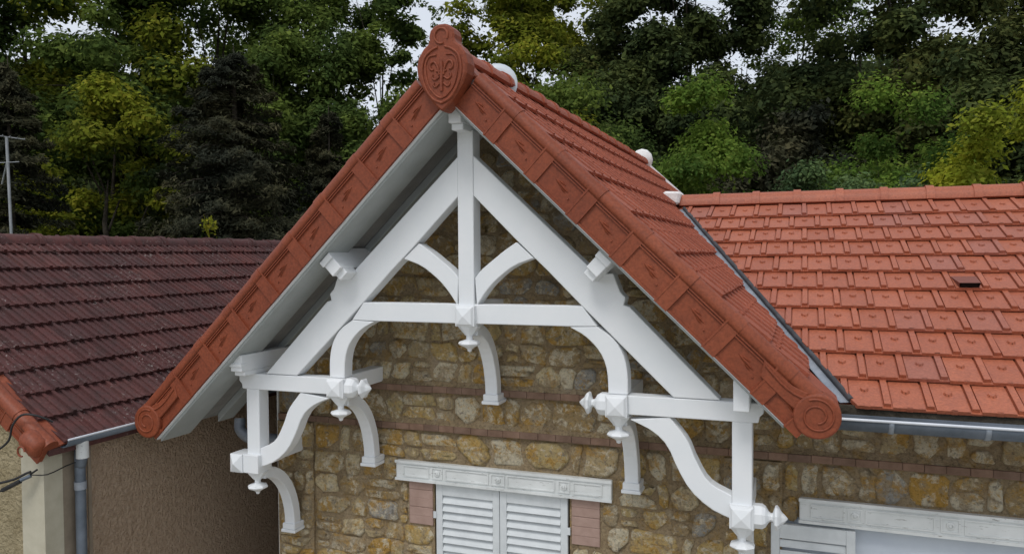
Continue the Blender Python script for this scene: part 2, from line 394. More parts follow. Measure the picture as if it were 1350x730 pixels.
for k, (a, b) in enumerate(zip(rowz[:-1], rowz[1:])):
    if a is None or b is None: continue
    wa = 0 if (rowz[k-1] is None and k) else 1
    wb = 0 if (k+2 < len(rowz) and rowz[k+2] is None) else 1
    xs, xe = -1.74, 4.75
    if a > 3.6: lim = (5.30-b)/.94; xs, xe = -min(1.72, lim), min(1.72, lim)
    x = xs; sl = 0
    while x < xe-.05:
        wd = random.choice([.10, .14, .16, .19, .22, .27])*random.uniform(.85, 1.15)
        x1 = min(x+wd, xe); s1 = random.uniform(-.022, .022)
        if xe-x1 < .06: x1 = xe
        for q in (-1.45, 1.45, 1.775):
            if a < 3.28 and x < q-.02 and q-.02 < x1: x1 = q; s1 = 0
        if x1 == xe: s1 = 0
        z0, z1 = a, b
        subs = [(a, b, wa, wb)]
        if random.random() < .2 and b-a > .12: mz_ = a+(b-a)*random.uniform(.42, .58); subs = [(a, mz_, wa, 0), (mz_, b, 0, wb)]
        for z0, z1, f0, f1 in subs:
            fx0, fx1, fz0, fz1 = x, x1, z0, z1; cut_ = False
            for X0, X1, Z0, Z1 in FORB:      # trim against openings and trims
                if fx1 > X0 and fx0 < X1 and fz1 > Z0 and fz0 < Z1:
                    cand = [(fx0, min(fx1, X0), fz0, fz1), (max(fx0, X1), fx1, fz0, fz1), (fx0, fx1, fz0, min(fz1, Z0)), (fx0, fx1, max(fz0, Z1), fz1)]
                    fx0, fx1, fz0, fz1 = max(cand, key=lambda c: max(0, c[1]-c[0])*max(0, c[3]-c[2])); cut_ = True
            if fx1-fx0 < .055 or fz1-fz0 < .045: continue
            if cut_: quad = [(fx0, fz0), (fx1, fz0), (fx1, fz1), (fx0, fz1)]
            else: quad = [(fx0-sl, fz0+f0*wob(k, fx0)), (fx1-s1, fz0+f0*wob(k, fx1)), (fx1+s1, fz1+f1*wob(k+1, fx1)), (fx0+sl, fz1+f1*wob(k+1, fx0))]
            stones.append((fx0, fx1, fz0, fz1, quad))
        x = x1; sl = s1
def vis(s): return s[2] > 2.28 and s[0] < 3.3
vis_s = [s for s in stones if vis(s)]
print('stones', len(stones), 'visible', len(vis_s))
for s in stones:
    y = WY-(.022 if (s[2] < 3.28 and (s[0] < -1.45 and s[1] <= -1.44 or s[0] >= 1.445 and s[1] <= 1.78)) else 0)
    gp = random.choice([.002, .004, .006, .010, .016]); pr = random.uniform(.004, .020)
    if vis(s) and len(vis_s) <= 300:
        q = MB(); stone_mesh(q, s[4], y, pr, gp)
        hpart(q, 'stone', M['stone'], wall)
    else: stone_mesh(mass, s[4], y, pr, gp)
hpart(mass, 'stonework', M['stone_mass'], wall, kind='stuff')

# ---- brick string courses and jambs
def bricks(x0, x1, z0, z1, y0, y1, L, m, gap=.006):
    x = x0
    while x < x1-.03:
        l = min(L*random.uniform(.9, 1.1), x1-x)
        dz = random.uniform(-.0012, .0012); dy = random.uniform(-.0015, .0015)
        hpart(MB().box(x+gap/2, x+l-gap/2, y0+dy, y1, z0+dz, z1+dz), 'brick', m, wall, .003); x += l
bricks(-1.74, 4.75, 3.300, 3.344, WY-.038, WY+.02, .115, M['brick'], .0012)
bricks(-1.40, 1.40, 3.566, 3.610, WY-.036, WY+.02, .115, M['brick'], .0012)
hpart(MB().prism([(WY-.03, 3.344), (WY+.02, 3.344), (WY+.02, 3.40), (WY-.002, 3.39)], -1.44, 4.75, 'X'), 'mortar_fillet', M['mortar'], wall)
hpart(MB().prism([(WY-.028, 3.61), (WY+.02, 3.61), (WY+.02, 3.65), (WY-.002, 3.645)], -1.40, 1.40, 'X'), 'mortar_fillet', M['mortar'], wall)
for xa, xb in ((-.668, -.487), (.502, .688)):
    for k in range(5): bricks(xa, xb, 2.643+k*.0605, 2.643+k*.0605+.0600, WY-.012, WY+.05, .25, M['pink_brick'], .0)
# ---- lintels
def lintel(x0, x1, z0, z1, cells):
    o = hpart(MB().box(x0, x1, WY-.035, WY+.10, z0, z1), 'lintel', M['old_white'], None, .004)
    hpart(MB().box(x0-.004, x1+.004, WY-.046, WY-.035, z1-.016, z1+.003), 'moulding', M['old_white'], o)
    hpart(MB().box(x0-.004, x1+.004, WY-.046, WY-.035, z0-.003, z0+.014), 'moulding', M['old_white'], o)
    for a, b, kind in cells:
        q = MB(); y = WY-.035; t = .008
        zz0, zz1 = z0+.026, z1-.028
        for bx in ((a, b, zz1-t, zz1), (a, b, zz0, zz0+t), (a, a+t, zz0+t, zz1-t), (b-t, b, zz0+t, zz1-t)):
            q.box(bx[0], bx[1], y-.007, y, bx[2], bx[3])
        hpart(q, 'panel_frame', M['old_white'], o)
        if kind:
            c = ((a+b)/2, y, (zz0+zz1)/2)
            hpart(MB().lathe([(.021, 0), (.021, .008), (.012, .011), (.012, .006), (.006, .012)], c, (0, -1, 0), 10), 'rosette', M['old_white'], o)
    return o
lintel(-.756, .769, 2.950, 3.082, [(-.70, -.50, 0), (-.48, -.40, 1), (-.38, -.06, 0), (-.045, .055, 1), (.07, .40, 0), (.42, .50, 1), (.52, .71, 0)])
lintel(1.87, 3.95, 2.955, 3.092, [(1.93, 2.11, 0), (2.125, 2.20, 1), (2.215, 2.56, 0), (2.585, 2.68, 1), (2.70, 3.12, 0), (3.135, 3.215, 1), (3.23, 3.6, 0)])

# ---- shutters
def shutter(x0, x1, z0, z1, y, pitch, open_, hinge=None):
    st = .048
    fr = MB(); fr.box(x0, x0+st, y, y+.035, z0, z1); fr.box(x1-st, x1, y, y+.035, z0, z1)
    fr.box(x0+st, x1-st, y+.001, y+.034, z1-.085, z1-.001); fr.box(x0+st, x1-st, y+.001, y+.034, z0+.001, z0+.10)
    o = hpart(fr, 'shutter', M['shutter'], None, .003)
    z = z1-.085-pitch/2
    while z > z0+.12:
        ang = R(32 if not open_ else 12)
        ay = Vector((0, math.sin(ang), math.cos(ang))); az = Vector((0, -math.cos(ang), math.sin(ang)))
        q = MB().frame_box(((x0+x1)/2, y+.017, z), (1, 0, 0), ay, az, (x1-x0)/2-st-.001, pitch*(.56 if not open_ else .33), .004)
        hpart(q, 'slat', M['shutter'], o); z -= pitch
    if hinge:
        hpart(MB().box(hinge-.012, hinge+.012, y-.006, y+.004, 2.70, 2.745), 'hinge', M['shutter'], o)
    return o
shutter(-.464, .002, 1.52, 2.945, WY-.008, .0545, False, -.47)
shutter(.006, .475, 1.52, 2.945, WY-.008, .0545, False, .482)
shutter(1.715, 2.165, 1.52, 2.935, WY-.045, .062, True)
hpart(MB().box(1.735, 3.88, WY+.035, WY+.06, 1.52, 2.968), 'blind', M['blind'])

# ================================================================== GABLE TRUSS (timbers in the plane Y 0 .. 0.1)
TW = M['white']; BV = .004
def timber(mb, name, parent=None, bev=BV): return hpart(mb, name, TW, parent, bev)
king = timber(MB().box(-.052, .050, -.004, .105, 4.19, 5.24), 'king_post')
for sgn in (1, -1):
    F = (lambda L: L) if sgn == 1 else mirror
    raf = [(.0505, 5.088), (.734, 4.447), (.800, 4.386), (.893, 4.392), (.921, 4.318), (.934, 4.286), (.963, 4.256), (.953, 4.214), (.985, 4.205), (1.473, 3.716),
           (1.226, 3.716), (.714, 4.205), (.511, 4.405), (.317, 4.587), (.0505, 4.850)]
    timber(MB().prism(F(raf), 0, .10), 'principal_rafter')
    A = spline([(.053, 4.360), (.094, 4.409), (.172, 4.470), (.238, 4.520), (.318, 4.572)], 11)
    B = spline([(.064, 4.197), (.127, 4.285), (.200, 4.360), (.306, 4.435), (.425, 4.478)], 11)
    timber(MB().strip(F(A), F(B), .003, .097), 'curved_brace')
    # tie beam half is one piece, see below; curved bracket under the tie
    A = spline([(.640, 4.084), (.732, 4.034), (.814, 3.950), (.855, 3.850), (.864, 3.716)], 12)
    B = spline([(.800, 4.090), (.890, 4.027), (.948, 3.940), (.972, 3.835), (.974, 3.716)], 12)
    timber(MB().strip(F(A), F(B), .002, .098), 'curved_bracket')
    # short beam
    bm = [(.975, 3.606), (1.638, 3.606), (1.668, 3.608), (1.674, 3.640), (1.694, 3.660), (1.694, 3.712), (.975, 3.712)]
    beam = timber(MB().prism(F(bm), -.002, .102), 'short_beam')
    # S bracket
    A = spline([(1.205, 3.604), (1.297, 3.491), (1.344, 3.384), (1.415, 3.269), (1.534, 3.208)], 14)
    B = spline([(.985, 3.578), (1.102, 3.527), (1.188, 3.451), (1.248, 3.326), (1.320, 3.210), (1.427, 3.124), (1.534, 3.081)], 14)
    timber(MB().strip(F(A), F(B), .004, .096), 's_bracket')
    post = timber(MB().box(min(sgn*1.534, sgn*1.637), max(sgn*1.534, sgn*1.637), 0, .10, 3.05, 3.606), 'post')
    hpart(MB().box(min(sgn*1.555, sgn*1.616), max(sgn*1.555, sgn*1.616), .10, .125, 3.20, 3.60), 'post_moulding', TW, post)
    # node blocks
    def node(cx, cz, par, side=0, square=False):
        h = .062
        b = MB().box(cx-h, cx+h, -.035, .11, cz-h, cz+h)
        hpart(b, 'node_block', TW, par, .003)
        q = MB(); hh = h*.92      # diamond point on the front
        q.add([(cx-hh, -.035, cz-hh), (cx+hh, -.035, cz-hh), (cx+hh, -.035, cz+hh), (cx-hh, -.035, cz+hh), (cx-hh*.82, -.05, cz-hh*.82), (cx+hh*.82, -.05, cz-hh*.82), (cx+hh*.82, -.05, cz+hh*.82), (cx-hh*.82, -.05, cz+hh*.82), (cx, -.064, cz)],
              [(0,1,5,4),(1,2,6,5),(2,3,7,6),(3,0,4,7),(4,5,8),(5,6,8),(6,7,8),(7,4,8)])
        if not square: hpart(q, 'diamond_point', TW, par)
        prof = [(.082, 0), (.076, .012), (.036, .055), (.024, .064), (.024, .086), (.072, .100), (.080, .112), (.072, .122), (.030, .140), (.017, .150), (.015, .162), (.004, .168)]
        hpart(MB().lathe([(r*.86, t*.95) for r, t in prof], (cx, .037, cz-h), (0, 0, -1), 8), 'pendant', TW, par)
        if square:
            xa, xb = cx+side*h, cx+side*(h+.10)
            b = MB().box(min(xa, xb), max(xa, xb), -.04, .10, cz-.062, cz+.062); b.add([(xb, -.04, cz-.062), (xb, .10, cz-.062), (xb, .10, cz+.062), (xb, -.04, cz+.062), (xb+side*.04, .03, cz)], [(0,1,4),(1,2,4),(2,3,4),(3,0,4)])
            xm = (xa+xb)/2; b.add([(xa, -.041, cz-.062), (xb, -.041, cz-.062), (xb, -.041, cz+.062), (xa, -.041, cz+.062), (xm, -.075, cz)], [(0,1,4),(1,2,4),(2,3,4),(3,0,4)])
            hpart(b, 'side_finial', TW, par)
        elif side:
            prof = [(.066, 0), (.066, .045), (.056, .062), (.030, .078), (.022, .088), (.024, .098), (.062, .110), (.066, .120), (.058, .128), (.034, .142), (.020, .158), (.004, .172)]
            hpart(MB().lathe(prof, (cx+side*h*.9, .037, cz), (side, 0, 0), 8), 'side_finial', TW, par)
    node(sgn*.915, 3.652, beam, -sgn)
    node(sgn*1.585, 3.105, post, sgn, sgn < 0)
    if sgn == 1: node(0, 4.135, king)
timber(MB().prism([(-.714, 4.205), (-.800, 4.092), (-.64, 4.088), (.64, 4.088), (.800, 4.092), (.714, 4.205)], .001, .099), 'tie_beam')
# brackets and beams back to the wall
for cx, cz, dz in ((-.915, 3.60, .50), (.915, 3.60, .50), (-1.585, 3.06, .50), (1.585, 3.06, .50), (.0, 4.085, .50)):
    n = 12; A = []; B = []
    for k in range(n):
        t = R(90*k/(n-1))
        A.append((.06+.39*math.sin(t), cz-dz+.50*math.cos(t)))
        B.append((.06+.315*math.sin(t), cz-dz+.425*math.cos(t)))
    q = MB().strip(A, B, -.042, .042)
    q.v = [(cx+y, x, z) for x, y, z in q.v]; q.f = [f[::-1] for f in q.f]
    br = timber(q, 'wall_bracket')
    timber(MB().box(cx-.052, cx+.052, .36, WY-.001, cz-dz-.03, cz-dz+.012), 'bracket_foot', br)
    timber(MB().box(cx-.060, cx+.060, .352, WY-.002, cz-dz-.052, cz-dz-.03), 'bracket_foot', br)
    timber(MB().box(cx-.048, cx+.048, .106, WY+.02, cz+.02, cz+.125), 'cross_beam')
# purlins
timber(MB().box(-.040, .040, -.150, 5.0, 5.262, 5.40), 'purlin')
timber(MB().box(-.034, .040, -.120, .10, 5.225, 5.262), 'purlin_corbel')
TH = math.atan(.9575); CT, ST = math.cos(TH), math.sin(TH)
for sgn in (1, -1):
    a = (sgn*CT, 0, -ST); nrm = (sgn*ST, 0, CT)
    c = Vector((sgn*.868, .175, 4.462))
    timber(MB().frame_box(c, a, (0, 1, 0), nrm, .042, .325, .086) if sgn > 0 else MB().frame_box(c, nrm, (0, 1, 0), a, .086, .325, .042), 'purlin')
    c2 = Vector((sgn*.868, -.06, 4.462))-Vector(nrm)*.105
    timber(MB().frame_box(c2, a, (0, 1, 0), nrm, .036, .06, .022) if sgn > 0 else MB().frame_box(c2, nrm, (0, 1, 0), a, .022, .06, .036), 'purlin_corbel')
    c3 = Vector((sgn*.868, -.158, 4.462))+Vector(nrm)*.015
    timber(MB().frame_box(c3, a, (0, 1, 0), nrm, .047, .008, .02) if sgn > 0 else MB().frame_box(c3, nrm, (0, 1, 0), a, .02, .008, .047), 'purlin_corbel')
    x = sgn*1.592
    if sgn > 0:
        timber(MB().box(x-.040, x+.040, -.150, WY+.02, 3.690, 3.850), 'purlin'); continue
    timber(MB().box(x-.045, x+.045, -.150, WY+.02, 3.745, 3.855), 'purlin')
    timber(MB().box(x-.041, x+.041, -.118, .20, 3.713, 3.745), 'purlin_corbel')
    timber(MB().box(x-.049, x+.049, -.160, -.10, 3.775, 3.800), 'purlin_corbel')

# ================================================================== GABLE ROOF
ZB = 5.3808                                    # apex of the verge's lower line
GA = 5.645; GK = .94; TG = math.atan(GK); CG, SG = math.cos(TG), math.sin(TG)
EXR, EXL = 1.90, 2.28
# soffit / deck slab: one bent sheet
def slab(x0, x1, off0, off1, k, y0, y1, sgn):
    pts = [(sgn*x0, off0-k*x0), (sgn*x1, off0-k*x1), (sgn*x1, off1-k*x1), (sgn*x0, off1-k*x0)]
    return MB().prism(pts, y0, y1)
groof = MB()
pts = [(-EXL, GA-.02-GK*EXL), (0, GA-.02), (EXR, GA-.02-GK*EXR), (EXR, GA-.06-GK*EXR), (0, GA-.06), (-EXL, GA-.06-GK*EXL)]
groof.prism(pts, -.19, .48)
xb = .80
pts2 = [(-EXL, GA-.02-GK*EXL), (0, GA-.02), (xb, GA-.02-GK*xb), (xb, GA-.06-GK*xb), (0, GA-.06), (-EXL, GA-.06-GK*EXL)]
groof.prism(pts2, .48, 5.42)
# triangle between valley and x = xb
A3 = [(xb, .48), (1.945, .48), (xb, 3.04)]
groof.add([(x, y, GA-.02-GK*x) for x, y in A3]+[(x, y, GA-.06-GK*x) for x, y in A3], [(0, 1, 2), (5, 4, 3), (0, 3, 4, 1), (1, 4, 5, 2), (2, 5, 3, 0)])
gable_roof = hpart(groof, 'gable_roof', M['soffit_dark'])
for sgn, ex in ((1, 1.80), (-1, 2.20)):
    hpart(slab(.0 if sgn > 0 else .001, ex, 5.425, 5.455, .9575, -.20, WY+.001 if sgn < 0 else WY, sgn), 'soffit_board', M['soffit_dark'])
    hpart(slab(.03, ex-.003, 5.350, 5.424, .9575, -.198, .075, sgn), 'barge_rafter', M['soffit'], None, .004)
    hpart(slab(.03, ex-.02, 5.360, 5.424, .9575, .33, WY-.002, sgn), 'rafter', M['soffit'], None, .004)
    hpart(slab(.02, ex+(.045 if sgn > 0 else .0), 5.372, 5.388, .9575, -.225, -.199, sgn), 'drip_edge', M['white'])

# ---- verge tiles
def verge_mesh(L, flip, h=.187):
    q = MB()
    q.box(0, L, .004, .03, 0, h)                       # face plate
    q.box(0, L-.004, -.004, .004, h-.022, h-.002)      # upper border
    q.box(0, L-.004, -.003, .004, 0.002, .014)         # lower border
    if L > .15:
        q.box(L-.072, L+.004, -.009, .004, -.003, h)   # overlapping collar
        q.box(L-.080, L-.070, -.012, .004, -.004, h)
        # leaf relief: a lens-shaped leaf with a side lobe
        def leaf(c, ang, l, wd, hgt):
            d = Vector((math.cos(ang), 0, math.sin(ang))); e = Vector((-math.sin(ang), 0, math.cos(ang)))
            T = [(-1, 0), (-.5, .75), (0, 1.0), (.5, .6), (1, 0)]; nn = len(T)
            top = [c+d*(t*l)+e*(w_*wd) for t, w_ in T]; bot = [c+d*(t*l)-e*(w_*wd) for t, w_ in T]
            rid = [Vector((c.x+d.x*t*l, .004-hgt*w_, c.z+d.z*t*l)) for t, w_ in T]
            q.add(top+rid+bot, [f for k in range(nn-1) for f in ((k, nn+k, nn+k+1, k+1), (nn+k, 2*nn+k, 2*nn+k+1, nn+k+1))])
        leaf(Vector((L*.40, .004, h*.50)), -.10, .060, .012, .013)
        leaf(Vector((L*.40-.012, .004, h*.50+.012)), .10, .030, .008, .010)
        leaf(Vector((L*.40+.016, .004, h*.50-.012)), -.28, .030, .008, .010)
        q.lathe([(.006, 0), (.005, .006), (.001, .008)], (L*.62, .004, h*.33), (0, -1, 0), 6)
    # roll on top
    q.box(0, L-.004, -.007, .004, h-.040, h-.034); q.box(0, L-.004, -.007, .004, h-.026, h-.020)
    def roll(x0, x1, r, dz=0):
        n = 12; P = []
        for k in range(n):
            a = R(-28+205*k/(n-1)); P.append((.034-r*math.cos(a), h+.006+dz+r*math.sin(a)))
        P = P+[(.15, h+.024+dz*.5), (.15, h+.006), (.03, h-.012)]
        m_ = len(P)
        vs_ = [(x0, y, z) for y, z in P]+[(x1, y, z) for y, z in P]
        fs_ = [(i, m_+i, m_+(i+1) % m_, (i+1) % m_) for i in range(m_)]
        q.add(vs_, fs_)
        for i in range(n-1): q.sm[len(q.sm)-len(fs_)+i] = True
        q.add(vs_[:m_], [tuple(range(m_))]); q.add(vs_[m_:], [tuple(range(m_-1, -1, -1))])
    roll(0, L, .047)
    if L > .15: roll(L-.068, L+.004, .0505, .001)
    if flip:
        q.v = [(x, -y, z) for x, y, z in q.v]; q.f = [f[::-1] for f in q.f]
    return q
SV = .328
for sgn, send in ((1, 2.57), (-1, 3.035)):
    cache = {}
    ed = [.06, .3835]
    while ed[-1]+SV < send-.10: ed.append(ed[-1]+SV)
    ed.append(send)
    for a, b in zip(ed[:-1], ed[1:]):
        L = round(b-a, 4)
        if L not in cache:
            cache[L] = verge_mesh(L, sgn < 0).mesh('verge_tile', M['terra_verge'])
        xdir = (sgn*CT, 0, -ST); zdir = (sgn*ST, 0, CT)
        ydir = Vector(zdir).cross(Vector(xdir))
        o = link('verge_tile', cache[L], gable_roof, cols(xdir, ydir, zdir, (sgn*a*CT, -.24+random.uniform(-.003, .003), ZB-a*ST)))
    # volute at the foot
    cx, cz = ((1.949, 3.712) if sgn > 0 else (-2.250, 3.392))
    q = MB().lathe([(.104, 0), (.110, .006), (.110, .120), (.104, .126)], (cx, -.138, cz), (0, -1, 0), 28, smooth=False)
    # neck linking the roll to the disc
    nk = spline([(cx-sgn*.24, cz+.262), (cx-sgn*.13, cz+.155), (cx-sgn*.04, cz+.110)], 6)
    nk2 = spline([(cx-sgn*.26, cz+.18), (cx-sgn*.14, cz+.06), (cx-sgn*.06, cz+.0)], 6)
    q.strip(nk, nk2, -.255, -.14)
    vol = hpart(q, 'volute', M['terra_verge'], gable_roof, .004)
    sp = []
    for k in range(46):
        t = k/45; a = R(110)*1 if False else (R(115)-sgn*t*math.pi*3.1 if sgn > 0 else R(65)+t*math.pi*3.1)
        r_ = .086*(1-t*.62)
        sp.append((cx+r_*math.cos(a), -.265, cz+r_*math.sin(a)))
    hpart(MB().tube(sp, .006, 5), 'scroll_relief', M['terra_verge'], vol)
    hpart(MB().tube([(x, -.256, z) for x, z in spline([(cx-sgn*.235, cz+.235), (cx-sgn*.15, cz+.14), (cx-sgn*.07, cz+.088), (cx, cz+.092)], 12)], .007, 5), 'scroll_relief', M['terra_verge'], vol)

hpart(MB().prism([(1.84, GA-GK*1.84+.015), (2.055, GA-GK*2.055+.015), (2.055, GA-GK*2.055-.01), (1.84, GA-GK*1.84-.01)], -.15, .26), 'eave_tile', M['terra_gable'], gable_roof)
# ---- finial at the apex
half = [(0, 5.298), (.022, 5.314), (.058, 5.350), (.093, 5.394), (.125, 5.442), (.150, 5.500), (.156, 5.555), (.144, 5.610), (.112, 5.655), (.080, 5.680), (.076, 5.700), (.078, 5.722), (.070, 5.750), (.048, 5.772), (.020, 5.782)]
outl = half+[(-x, z) for x, z in half[:0:-1]]
q = MB().prism(outl, -.315, -.20)
fin = hpart(q, 'finial', M['terra_verge'], gable_roof, .010)
def relief(pts, r=.0065, n=14, y=-.317):
    hpart(MB().tube([(x, y, z) for x, z in spline(pts, n)], r, 5), 'relief', M['terra_verge'], fin)
relief([(.040*math.cos(a), 5.715+.042*math.sin(a)) for a in [R(-70-360*k/16+0) for k in range(15)]], .007, 30)
for s_ in (1, -1):
    relief([(0, 5.345), (s_*.055, 5.372), (s_*.100, 5.44), (s_*.120, 5.52), (s_*.105, 5.60), (s_*.060, 5.640), (s_*.022, 5.655)], .008, 24)
    relief([(s_*.030, 5.612), (s_*.075, 5.605), (s_*.098, 5.56), (s_*.092, 5.49), (s_*.070, 5.43), (s_*.03, 5.385), (0, 5.372)], .006, 24)
    relief([(s_*.012, 5.50), (s_*.022, 5.545), (s_*.045, 5.575), (s_*.068, 5.562), (s_*.066, 5.535), (s_*.048, 5.53)], .0075, 18)
    relief([(s_*.014, 5.49), (s_*.040, 5.475), (s_*.058, 5.49), (s_*.054, 5.505)], .0065, 12)
    relief([(s_*.012, 5.455), (s_*.036, 5.435), (s_*.050, 5.445), (s_*.046, 5.46)], .006, 12)
relief([(0, 5.575), (.004, 5.52), (0, 5.46), (0, 5.41)], .011, 10)
relief([(-.032, 5.522), (0, 5.518), (.032, 5.522)], .006, 6)
# saddle behind the finial
hpart(MB().prism([(-.17, 5.50), (0, 5.70), (.17, 5.50), (.12, 5.48), (0, 5.60), (-.12, 5.48)], -.205, -.06), 'saddle_tile', M['terra_verge'], gable_roof, .01)

# ---- flat interlocking tiles
def tile_mesh(W, E, ribs=1, mark=True):
    """x across, y up the slope from the lower edge, z off the roof"""
    q = MB(); L = E+.05; t = .026; lift = .030
    def z(y): return .004+lift*(1-y/L)
    def bar(x0, x1, y0, y1, h, taper=0):
        vs_ = [(x0, y0, z(y0)-.02), (x1, y0, z(y0)-.02), (x1, y1, z(y1)-.02), (x0, y1, z(y1)-.02),
               (x0+taper, y0, z(y0)+h), (x1-taper, y0, z(y0)+h), (x1-taper, y1, z(y1)+h), (x0+taper, y1, z(y1)+h)]
        q.add(vs_, [(0,3,2,1),(4,5,6,7),(0,1,5,4),(1,2,6,5),(2,3,7,6),(3,0,4,7)])
    if ribs == 1:
        bar(.0, W*.745, 0, L, .0)
        bar(W*.745, W, .0, L, -.010)                 # low channel beside the rib
        bar(W*.780, W*.968, .016, L, .010, .003)       # rib
        bar(W*.32, W*.46, -.003, .012, .0)             # nib on the lower edge
        if mark:
            cx, cy, r_ = W*.375, E*.64, .023
            ring = []
            for k in range(5):
                a = R(180+45*k); ring.append((cx+r_*.75*math.cos(a), cy+r_*1.15*math.sin(a)))
            for (xa, ya), (xb_, yb) in zip(ring[:-1], ring[1:]):
                nx_, ny_ = -(yb-ya), xb_-xa; l = math.hypot(nx_, ny_); nx_, ny_ = nx_/l*.006, ny_/l*.006
                q.add([(xa-nx_, ya-ny_, z(ya)), (xb_-nx_, yb-ny_, z(yb)), (xa, ya, z(ya)+.011), (xb_, yb, z(yb)+.011), (xa+nx_, ya+ny_, z(ya)), (xb_+nx_, yb+ny_, z(yb))],
                      [(0, 1, 3, 2), (2, 3, 5, 4)])
    else:
        bar(0, W-.002, 0, L, .0)
        for k in range(ribs):
            xc = W*(k+.5)/ribs; bar(xc-W*.085, xc+W*.085, -.004, L, .010 if k else .018, .006)
    return q
def clip_obj(q, mat, planes, name, m, parent):
    bm = bmesh.new(); me = q.mesh('tmp', None); bm.from_mesh(me); bpy.data.meshes.remove(me)
    bm.transform(mat)
    for co, no in planes:
        r_ = bmesh.ops.bisect_plane(bm, geom=bm.verts[:]+bm.edges[:]+bm.faces[:], plane_co=co, plane_no=no, clear_outer=True)
        eds = [e for e in r_['geom_cut'] if isinstance(e, bmesh.types.BMEdge)]
        bmesh.ops.holes_fill(bm, edges=eds, sides=0)
    if not bm.verts: bm.free(); return None
    me = bpy.data.meshes.new(name); bm.to_mesh(me); bm.free(); me.materials.append(m)
    o = link(name, me, parent); return o
VD = Vector((-1.355, 3.036, 0)).normalized(); VN = Vector((VD.y, -VD.x, 0))   # valley direction in plan, normal to +X
VP = Vector((2.095, .144, 0))
def vdist(x, y): return (Vector((x, y, 0))-VP).dot(VN)
WT = .198
tg = tile_mesh(WT, SV); tgm = tg.mesh('roof_tile', M['terra_gable'])
left_tiles = MB()
nrow = 0
for i in range(8):
    s_ = .3835+SV*i
    if i == 7: s_ = 2.60
    zx, nz = Vector((-CG, 0, SG)), Vector((SG, 0, CG))
    x = s_*CG; z = GA-GK*x
    j = 0; y = -.105
    while y < 5.36:
        # valley test with the tile's corners
        cs = [vdist(x, y), vdist(x, y+WT), vdist(x-SV*CG, y), vdist(x-SV*CG, y+WT)]
        behind = y > 3.15
        if behind and x > .82: break
        mat = cols((0, 1, 0), zx, nz, (x, y, z+random.uniform(-.002, .002)))
        if max(cs) < -.012 or behind:
            link('roof_tile', tgm, gable_roof, mat); nrow += 1
        elif min(cs) < -.05:
            clip_obj(tg, mat, [(VP-VN*.012, VN)], 'roof_tile', M['terra_gable'], gable_roof); nrow += 1
        y += WT
print('gable tiles', nrow)
for i in range(9):       # far slope, turned away from the photograph
    s_ = .3835+SV*i; x = -s_*CG; z = GA-GK*abs(x); y = -.105
    while y < 5.36:
        mat = cols((0, -1, 0), (CG, 0, SG), (-SG, 0, CG), (x, y+WT, z))
        left_tiles.add([mat @ Vector(p) for p in tg.v[:32]], tg.f[:24]); y += WT
hpart(left_tiles, 'roof_tiling', M['terra_gable'], gable_roof, kind='stuff')
# ridge tiles
def ridge_mesh(L, r, hgt, col=True):
    q = MB()
    def arc(x0, x1, rr, hh):
        n = 9; P = [(rr*math.cos(R(180*k/(n-1))), hh*math.sin(R(180*k/(n-1)))) for k in range(n)]
        P2 = [(p[0]*.82, p[1]*.80-.012) for p in P]
        m_ = n; vs_ = []
        for xx in (x0, x1): vs_ += [(xx, a, b) for a, b in P]+[(xx, a, b) for a, b in P2]
        fs_ = []
        for k in range(n-1):
            fs_ += [(k, k+1, 2*n+k+1, 2*n+k)]
        q.add(vs_, fs_, True); fs_ = []
        for k in range(n-1):
            fs_ += [(n+k+1, n+k, 3*n+k, 3*n+k+1), (k+1, k, n+k, n+k+1), (2*n+k, 2*n+k+1, 3*n+k+1, 3*n+k)]
        fs_ += [(0, 2*n, 3*n, n), (n-1, 2*n-1, 4*n-1, 3*n-1)]
        q.add(vs_, fs_)
    arc(0, L, r, hgt)
    if col: arc(L-.05, L+.012, r*1.11, hgt*1.12)
    return q
rm = ridge_mesh(.335, .10, .085).mesh('ridge_tile', M['terra_gable'])
y = -.10
while y < 5.2:
    link('ridge_tile', rm, gable_roof, cols((0, 1, 0), (-1, 0, 0), (0, 0, 1), (0, y, GA-.035+random.uniform(-.004, .004)))); y += .335
hpart(MB().lathe([(.11, 0), (.135, .05), (.125, .13), (.07, .19), (.01, .215)], (0, 5.36, GA+.03), (0, 1, 0), 12, smooth=True), 'ridge_end', M['mortar_white'], gable_roof)
q = MB(); q.prism([(0, GA+.06), (.80, GA+.06-GK*.80), (.80, GA-.09-GK*.80), (0, GA-.09)], 5.40, 5.44)
hpart(q, 'rear_verge_board', M['white'], gable_roof)

# ================================================================== MAIN ROOF
MK = .42; MY0, MZ0 = .144, 3.676; TMm = math.atan(MK); CM, SM = math.cos(TMm), math.sin(TMm); EM = .288
def mz(y): return MZ0+MK*(y-MY0)
ridgeY = 3.22
mr = MB()
def vx(y, off): return VP.x+(VP.y-y)*(-VD.x/VD.y)*-1*-1 + off/VN.x if False else VP.x + VD.x/VD.y*(y-VP.y) + off/VN.x
mr.add([(vx(.17, .0), .17, mz(.17)-.012), (4.9, .17, mz(.17)-.012), (4.9, ridgeY, mz(ridgeY)-.012), (vx(ridgeY, .0), ridgeY, mz(ridgeY)-.012),
        (vx(.17, .0), .17, mz(.17)-.05), (4.9, .17, mz(.17)-.05), (4.9, ridgeY, mz(ridgeY)-.05), (vx(ridgeY, .0), ridgeY, mz(ridgeY)-.05),
        (4.9, 6.3, 3.60), (-1.7, 6.3, 3.60), (-1.7, ridgeY, mz(ridgeY)-.014)],
       [(0, 1, 2, 3), (4, 7, 6, 5), (0, 4, 5, 1), (1, 5, 6, 2), (10, 2, 8, 9)])
main_roof = hpart(mr, 'main_roof', M['terra_new'])
tm = tile_mesh(WT, EM); tmm = tm.mesh('roof_tile', M['terra_new'])
nm = 0; VENT = None
